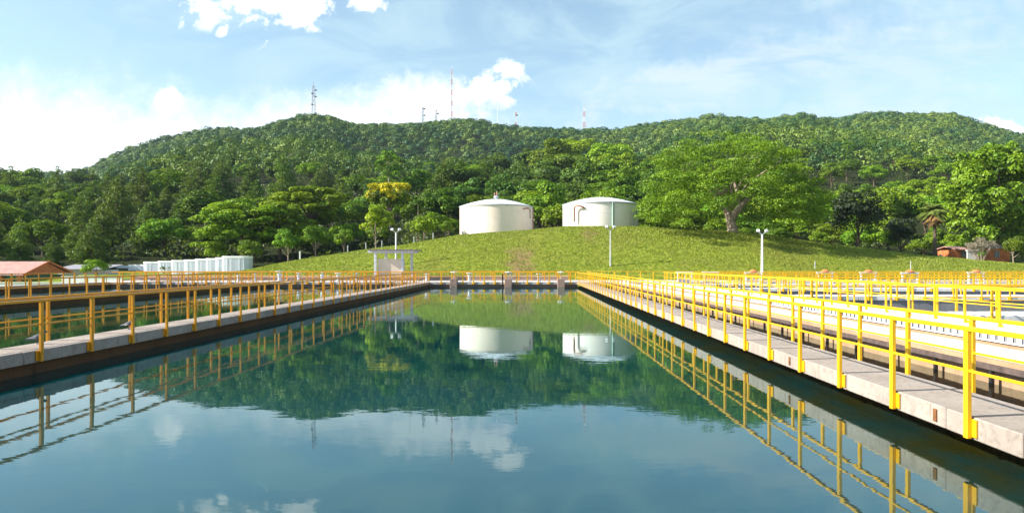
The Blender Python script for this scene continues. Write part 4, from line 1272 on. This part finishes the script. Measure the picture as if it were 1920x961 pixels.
# ------------------------------------------------------------------ pigeons on the left walkway
def pigeon(loc, rz, pitch, label):
    t = thing('pigeon', label, 'pigeon', loc, 'pigeons on the left walkway', rz)
    sp = [(-.19, .10, .012, .03), (-.13, .11, .028, .018), (-.07, .125, .05, .045), (0, .145, .068, .06), (.06, .17, .062, .06), (.10, .20, .043, .045), (.125, .235, .033, .035), (.15, .255, .035, .033), (.175, .255, .024, .024), (.19, .25, .009, .009), (.215, .243, .004, .004)]
    rings = []
    n = 12
    for x, z, ry, rzz in sp:
        rings.append([(x, ry * math.cos(2 * PI * k / n), z + rzz * math.sin(2 * PI * k / n)) for k in range(n)])
    vs = sum(rings, []); fs = []
    for r_ in range(len(rings) - 1):
        for k in range(n):
            fs.append((r_ * n + k, r_ * n + (k + 1) % n, (r_ + 1) * n + (k + 1) % n, (r_ + 1) * n + k))
    fs.append(tuple(range(n))); fs.append(tuple(range((len(rings) - 1) * n, len(rings) * n)))
    mb = MB().add(vs, fs)
    for s in (-1, 1):
        mb.tube([(.01, s * .03, .11), (.015, s * .03, .05), (.01, s * .03, .004)], .007, 5)
        mb.tube([(.01, s * .03, .006), (.05, s * .035, .006)], .006, 4)
    part('body', mb, M['bird'], t, smooth=True)
    wg = MB()
    for s in (-1, 1):
        wg.add([(.07, s * .064, .17), (.0, s * .074, .185), (-.16, s * .03, .125), (-.02, s * .073, .12), (.07, s * .056, .17), (.0, s * .064, .18), (-.16, s * .02, .12), (-.02, s * .063, .12)],
               [(0, 1, 2, 3), (7, 6, 5, 4), (0, 4, 5, 1), (1, 5, 6, 2), (2, 6, 7, 3), (3, 7, 4, 0)])
    part('wing', wg, M['pale_metal'], t)
pigeon((-10.62, 14.75, .006), .5, 0, 'dark pigeon standing on the left walkway beside the nearest visible post')
pigeon((-10.60, 18.1, .006), .25, 0, 'paler pigeon farther along the left walkway, second from the camera')

# ------------------------------------------------------------------ haze
def haze(density):
    m = bpy.data.materials.new('haze_air'); m.use_nodes = True
    nt = m.node_tree; nt.nodes.clear()
    o_ = nt.nodes.new('ShaderNodeOutputMaterial'); v = nt.nodes.new('ShaderNodeVolumePrincipled')
    v.inputs['Color'].default_value = (.62, .80, 1.0, 1); v.inputs['Density'].default_value = density
    nt.links.new(v.outputs[0], o_.inputs['Volume'])
    me = MB().box(-1510, 1510, -1210, 2210, -60, 330).mesh('haze', m)
    link('haze', me, None, (0, 0, 0), kind='stuff')
HAZE = .00007
if HAZE:
    haze(HAZE)

# ------------------------------------------------------------------ sky, sun, camera
AZ = math.radians(260); EL = math.radians(31)
w = bpy.data.worlds.new('World'); sc.world = w; w.use_nodes = True
t = NT(w.node_tree)
bg = w.node_tree.nodes['Background']
sky = t.n('ShaderNodeTexSky', sky_type='NISHITA'); sky.sun_disc = False; sky.sun_elevation = EL; sky.sun_rotation = AZ
sky.air_density = 1.0; sky.dust_density = .6; sky.ozone_density = 1.5
SKY = .10
skyc = t.mix(1.0, sky.outputs[0], (1.02, 1.06, .97), 'MULTIPLY')
d = t.n('ShaderNodeTexCoord').outputs['Generated']
sp = t.n('ShaderNodeSeparateXYZ'); t.l(d, sp.inputs[0])
yy = t.m('MAXIMUM', t.m('ABSOLUTE', sp.outputs[1]), .12)
U = t.m('MULTIPLY', t.m('DIVIDE', sp.outputs[0], yy), F)
V = t.m('MULTIPLY', t.m('DIVIDE', sp.outputs[2], yy), F)
cv = t.n('ShaderNodeCombineXYZ'); t.l(U, cv.inputs[0]); t.l(V, cv.inputs[1])
uv = cv.outputs[0]
f1 = t.noise(uv, .013, 9, .66, .6)
f2 = t.noise(t.map(uv, (1, 1, 1), (500, 200, 0)), .035, 6, .6)
fdis = t.m('ADD', t.m('SUBTRACT', f1, .5), t.m('MULTIPLY', t.m('SUBTRACT', f2, .5), .7))
def blob(px, py, rx, ry, amp, rot=0.0):
    x = t.m('SUBTRACT', U, px - VX); y = t.m('SUBTRACT', V, VY - py)
    if rot:
        c, s = math.cos(rot), math.sin(rot)
        x, y = t.m('ADD', t.m('MULTIPLY', x, c), t.m('MULTIPLY', y, s)), t.m('SUBTRACT', t.m('MULTIPLY', y, c), t.m('MULTIPLY', x, s))
    x = t.m('DIVIDE', x, rx); y = t.m('DIVIDE', y, ry)
    r = t.m('SQRT', t.m('ADD', t.m('MULTIPLY', x, x), t.m('MULTIPLY', y, y)))
    return t.m('ADD', t.m('SUBTRACT', 1.0, r), t.m('MULTIPLY', fdis, amp * 1.6))
def mx(*a):
    r = a[0]
    for b_ in a[1:]:
        r = t.m('MAXIMUM', r, b_)
    return r
# crisp cumulus
cum = mx(blob(500, -10, 135, 72, 1.9), blob(560, 20, 60, 45, 1.6), blob(388, 20, 32, 40, 1.7), blob(416, 60, 15, 13, 1.0, .5), blob(900, 172, 95, 40, 1.5, .35), blob(955, 132, 40, 26, 1.3, .3),
         blob(945, 195, 28, 18, 1.2), blob(1885, 240, 55, 18, 1.3, -.3), blob(320, 190, 34, 26, 1.0), blob(845, 205, 60, 30, 1.2), blob(690, 5, 40, 22, 1.5))
fwd = t.ss(sp.outputs[1], -.05, .25)
cumm = t.m('MULTIPLY', t.ss(cum, .05, .55), fwd)
# soft white banks near the horizon on the left
bank = mx(blob(20, 310, 520, 180, .5), blob(330, 285, 300, 110, .5), blob(650, 255, 330, 92, .6), blob(790, 190, 150, 56, .8), blob(-260, 250, 340, 200, .6))
bankm = t.m('MULTIPLY', t.ss(bank, -.16, .74), fwd)
# thin veils
st = t.noise(t.map(uv, (.35, 1.0, 1), (0, 0, 0), (0, 0, -.22)), .010, 7, .6, .8)
veil = t.m('ADD', .16, t.m('MULTIPLY', t.ss(st, .36, .68), .62))
band = t.ss(blob(1420, 130, 420, 62, 1.2, .23), -.15, .6, 0, .72)
band2 = t.ss(blob(1650, 130, 420, 150, 1.2, .1), -.2, .8, 0, .55)
lowhaze = t.ss(V, 420, 120, 0.12, .5)
vl = t.m('MULTIPLY', t.m('MAXIMUM', veil, lowhaze), fwd)
str_ = t.noise(t.map(uv, (.4, 1.6, 1), (50, 80, 0), (0, 0, -.24)), .012, 7, .62, .5)
bandm = t.m('MULTIPLY', t.m('MULTIPLY', t.m('MAXIMUM', band, band2), t.ss(str_, .36, .62, .15, .9)), fwd)
VE = .40
c = t.mix(1.0, skyc, (SKY * 1.0, SKY * 1.0, SKY * 1.0), 'MULTIPLY')
c = t.mix(vl, c, (VE * .70, VE * .97, VE * 1.07))
c = t.mix(bandm, c, (.385, .435, .455))
c = t.mix(t.m('MULTIPLY', bankm, .85), c, (.58, .60, .61))
shade = t.ss(t.m('ADD', V, t.m('MULTIPLY', t.m('SUBTRACT', f2, .5), 90)), 285, 345)
shx = t.m('MULTIPLY', t.ss(U, -190, -110), t.ss(U, 20, -20))
cumc = t.mix(t.m('MULTIPLY', t.m('SUBTRACT', 1.0, shade), shx), (.64, .645, .65), (.36, .42, .50))
cumc = t.mix(t.ss(f2, .40, .66), cumc, (.50, .54, .57))
c = t.mix(cumm, c, cumc)
t.l(c, bg.inputs[0]); bg.inputs[1].default_value = 1.0

sun = bpy.data.lights.new('sun', 'SUN'); sun.energy = 5.0; sun.angle = math.radians(.53); sun.color = (1.0, .93, .82)
so = bpy.data.objects.new('sun', sun); COL.objects.link(so)
S = Vector((math.sin(AZ) * math.cos(EL), math.cos(AZ) * math.cos(EL), math.sin(EL)))
so.rotation_euler = S.to_track_quat('Z', 'Y').to_euler(); so.location = S * 200

cam = bpy.data.cameras.new('camera'); co = bpy.data.objects.new('camera', cam); COL.objects.link(co)
co.location = (0, 0, CZ); co.rotation_euler = (PI / 2, 0, 0)
cam.sensor_width = 36; cam.lens = 36 * F / 1920; cam.shift_x = -(VX - 960) / 1920; cam.shift_y = (VY - 480.5) / 1920
cam.clip_start = .05; cam.clip_end = 6000
sc.camera = co

sc.render.engine = 'CYCLES'
sc.view_settings.view_transform = 'Standard'; sc.view_settings.look = 'None'; sc.view_settings.gamma = 1
sc.view_settings.exposure = 1.2; sc.view_settings.use_curve_mapping = False
cy = sc.cycles
cy.use_denoising = True
cy.max_bounces = 6; cy.diffuse_bounces = 3; cy.glossy_bounces = 4; cy.transmission_bounces = 3; cy.volume_bounces = 0; cy.transparent_max_bounces = 6
cy.caustics_reflective = False; cy.caustics_refractive = False
cy.use_adaptive_sampling = True; cy.adaptive_threshold = .015
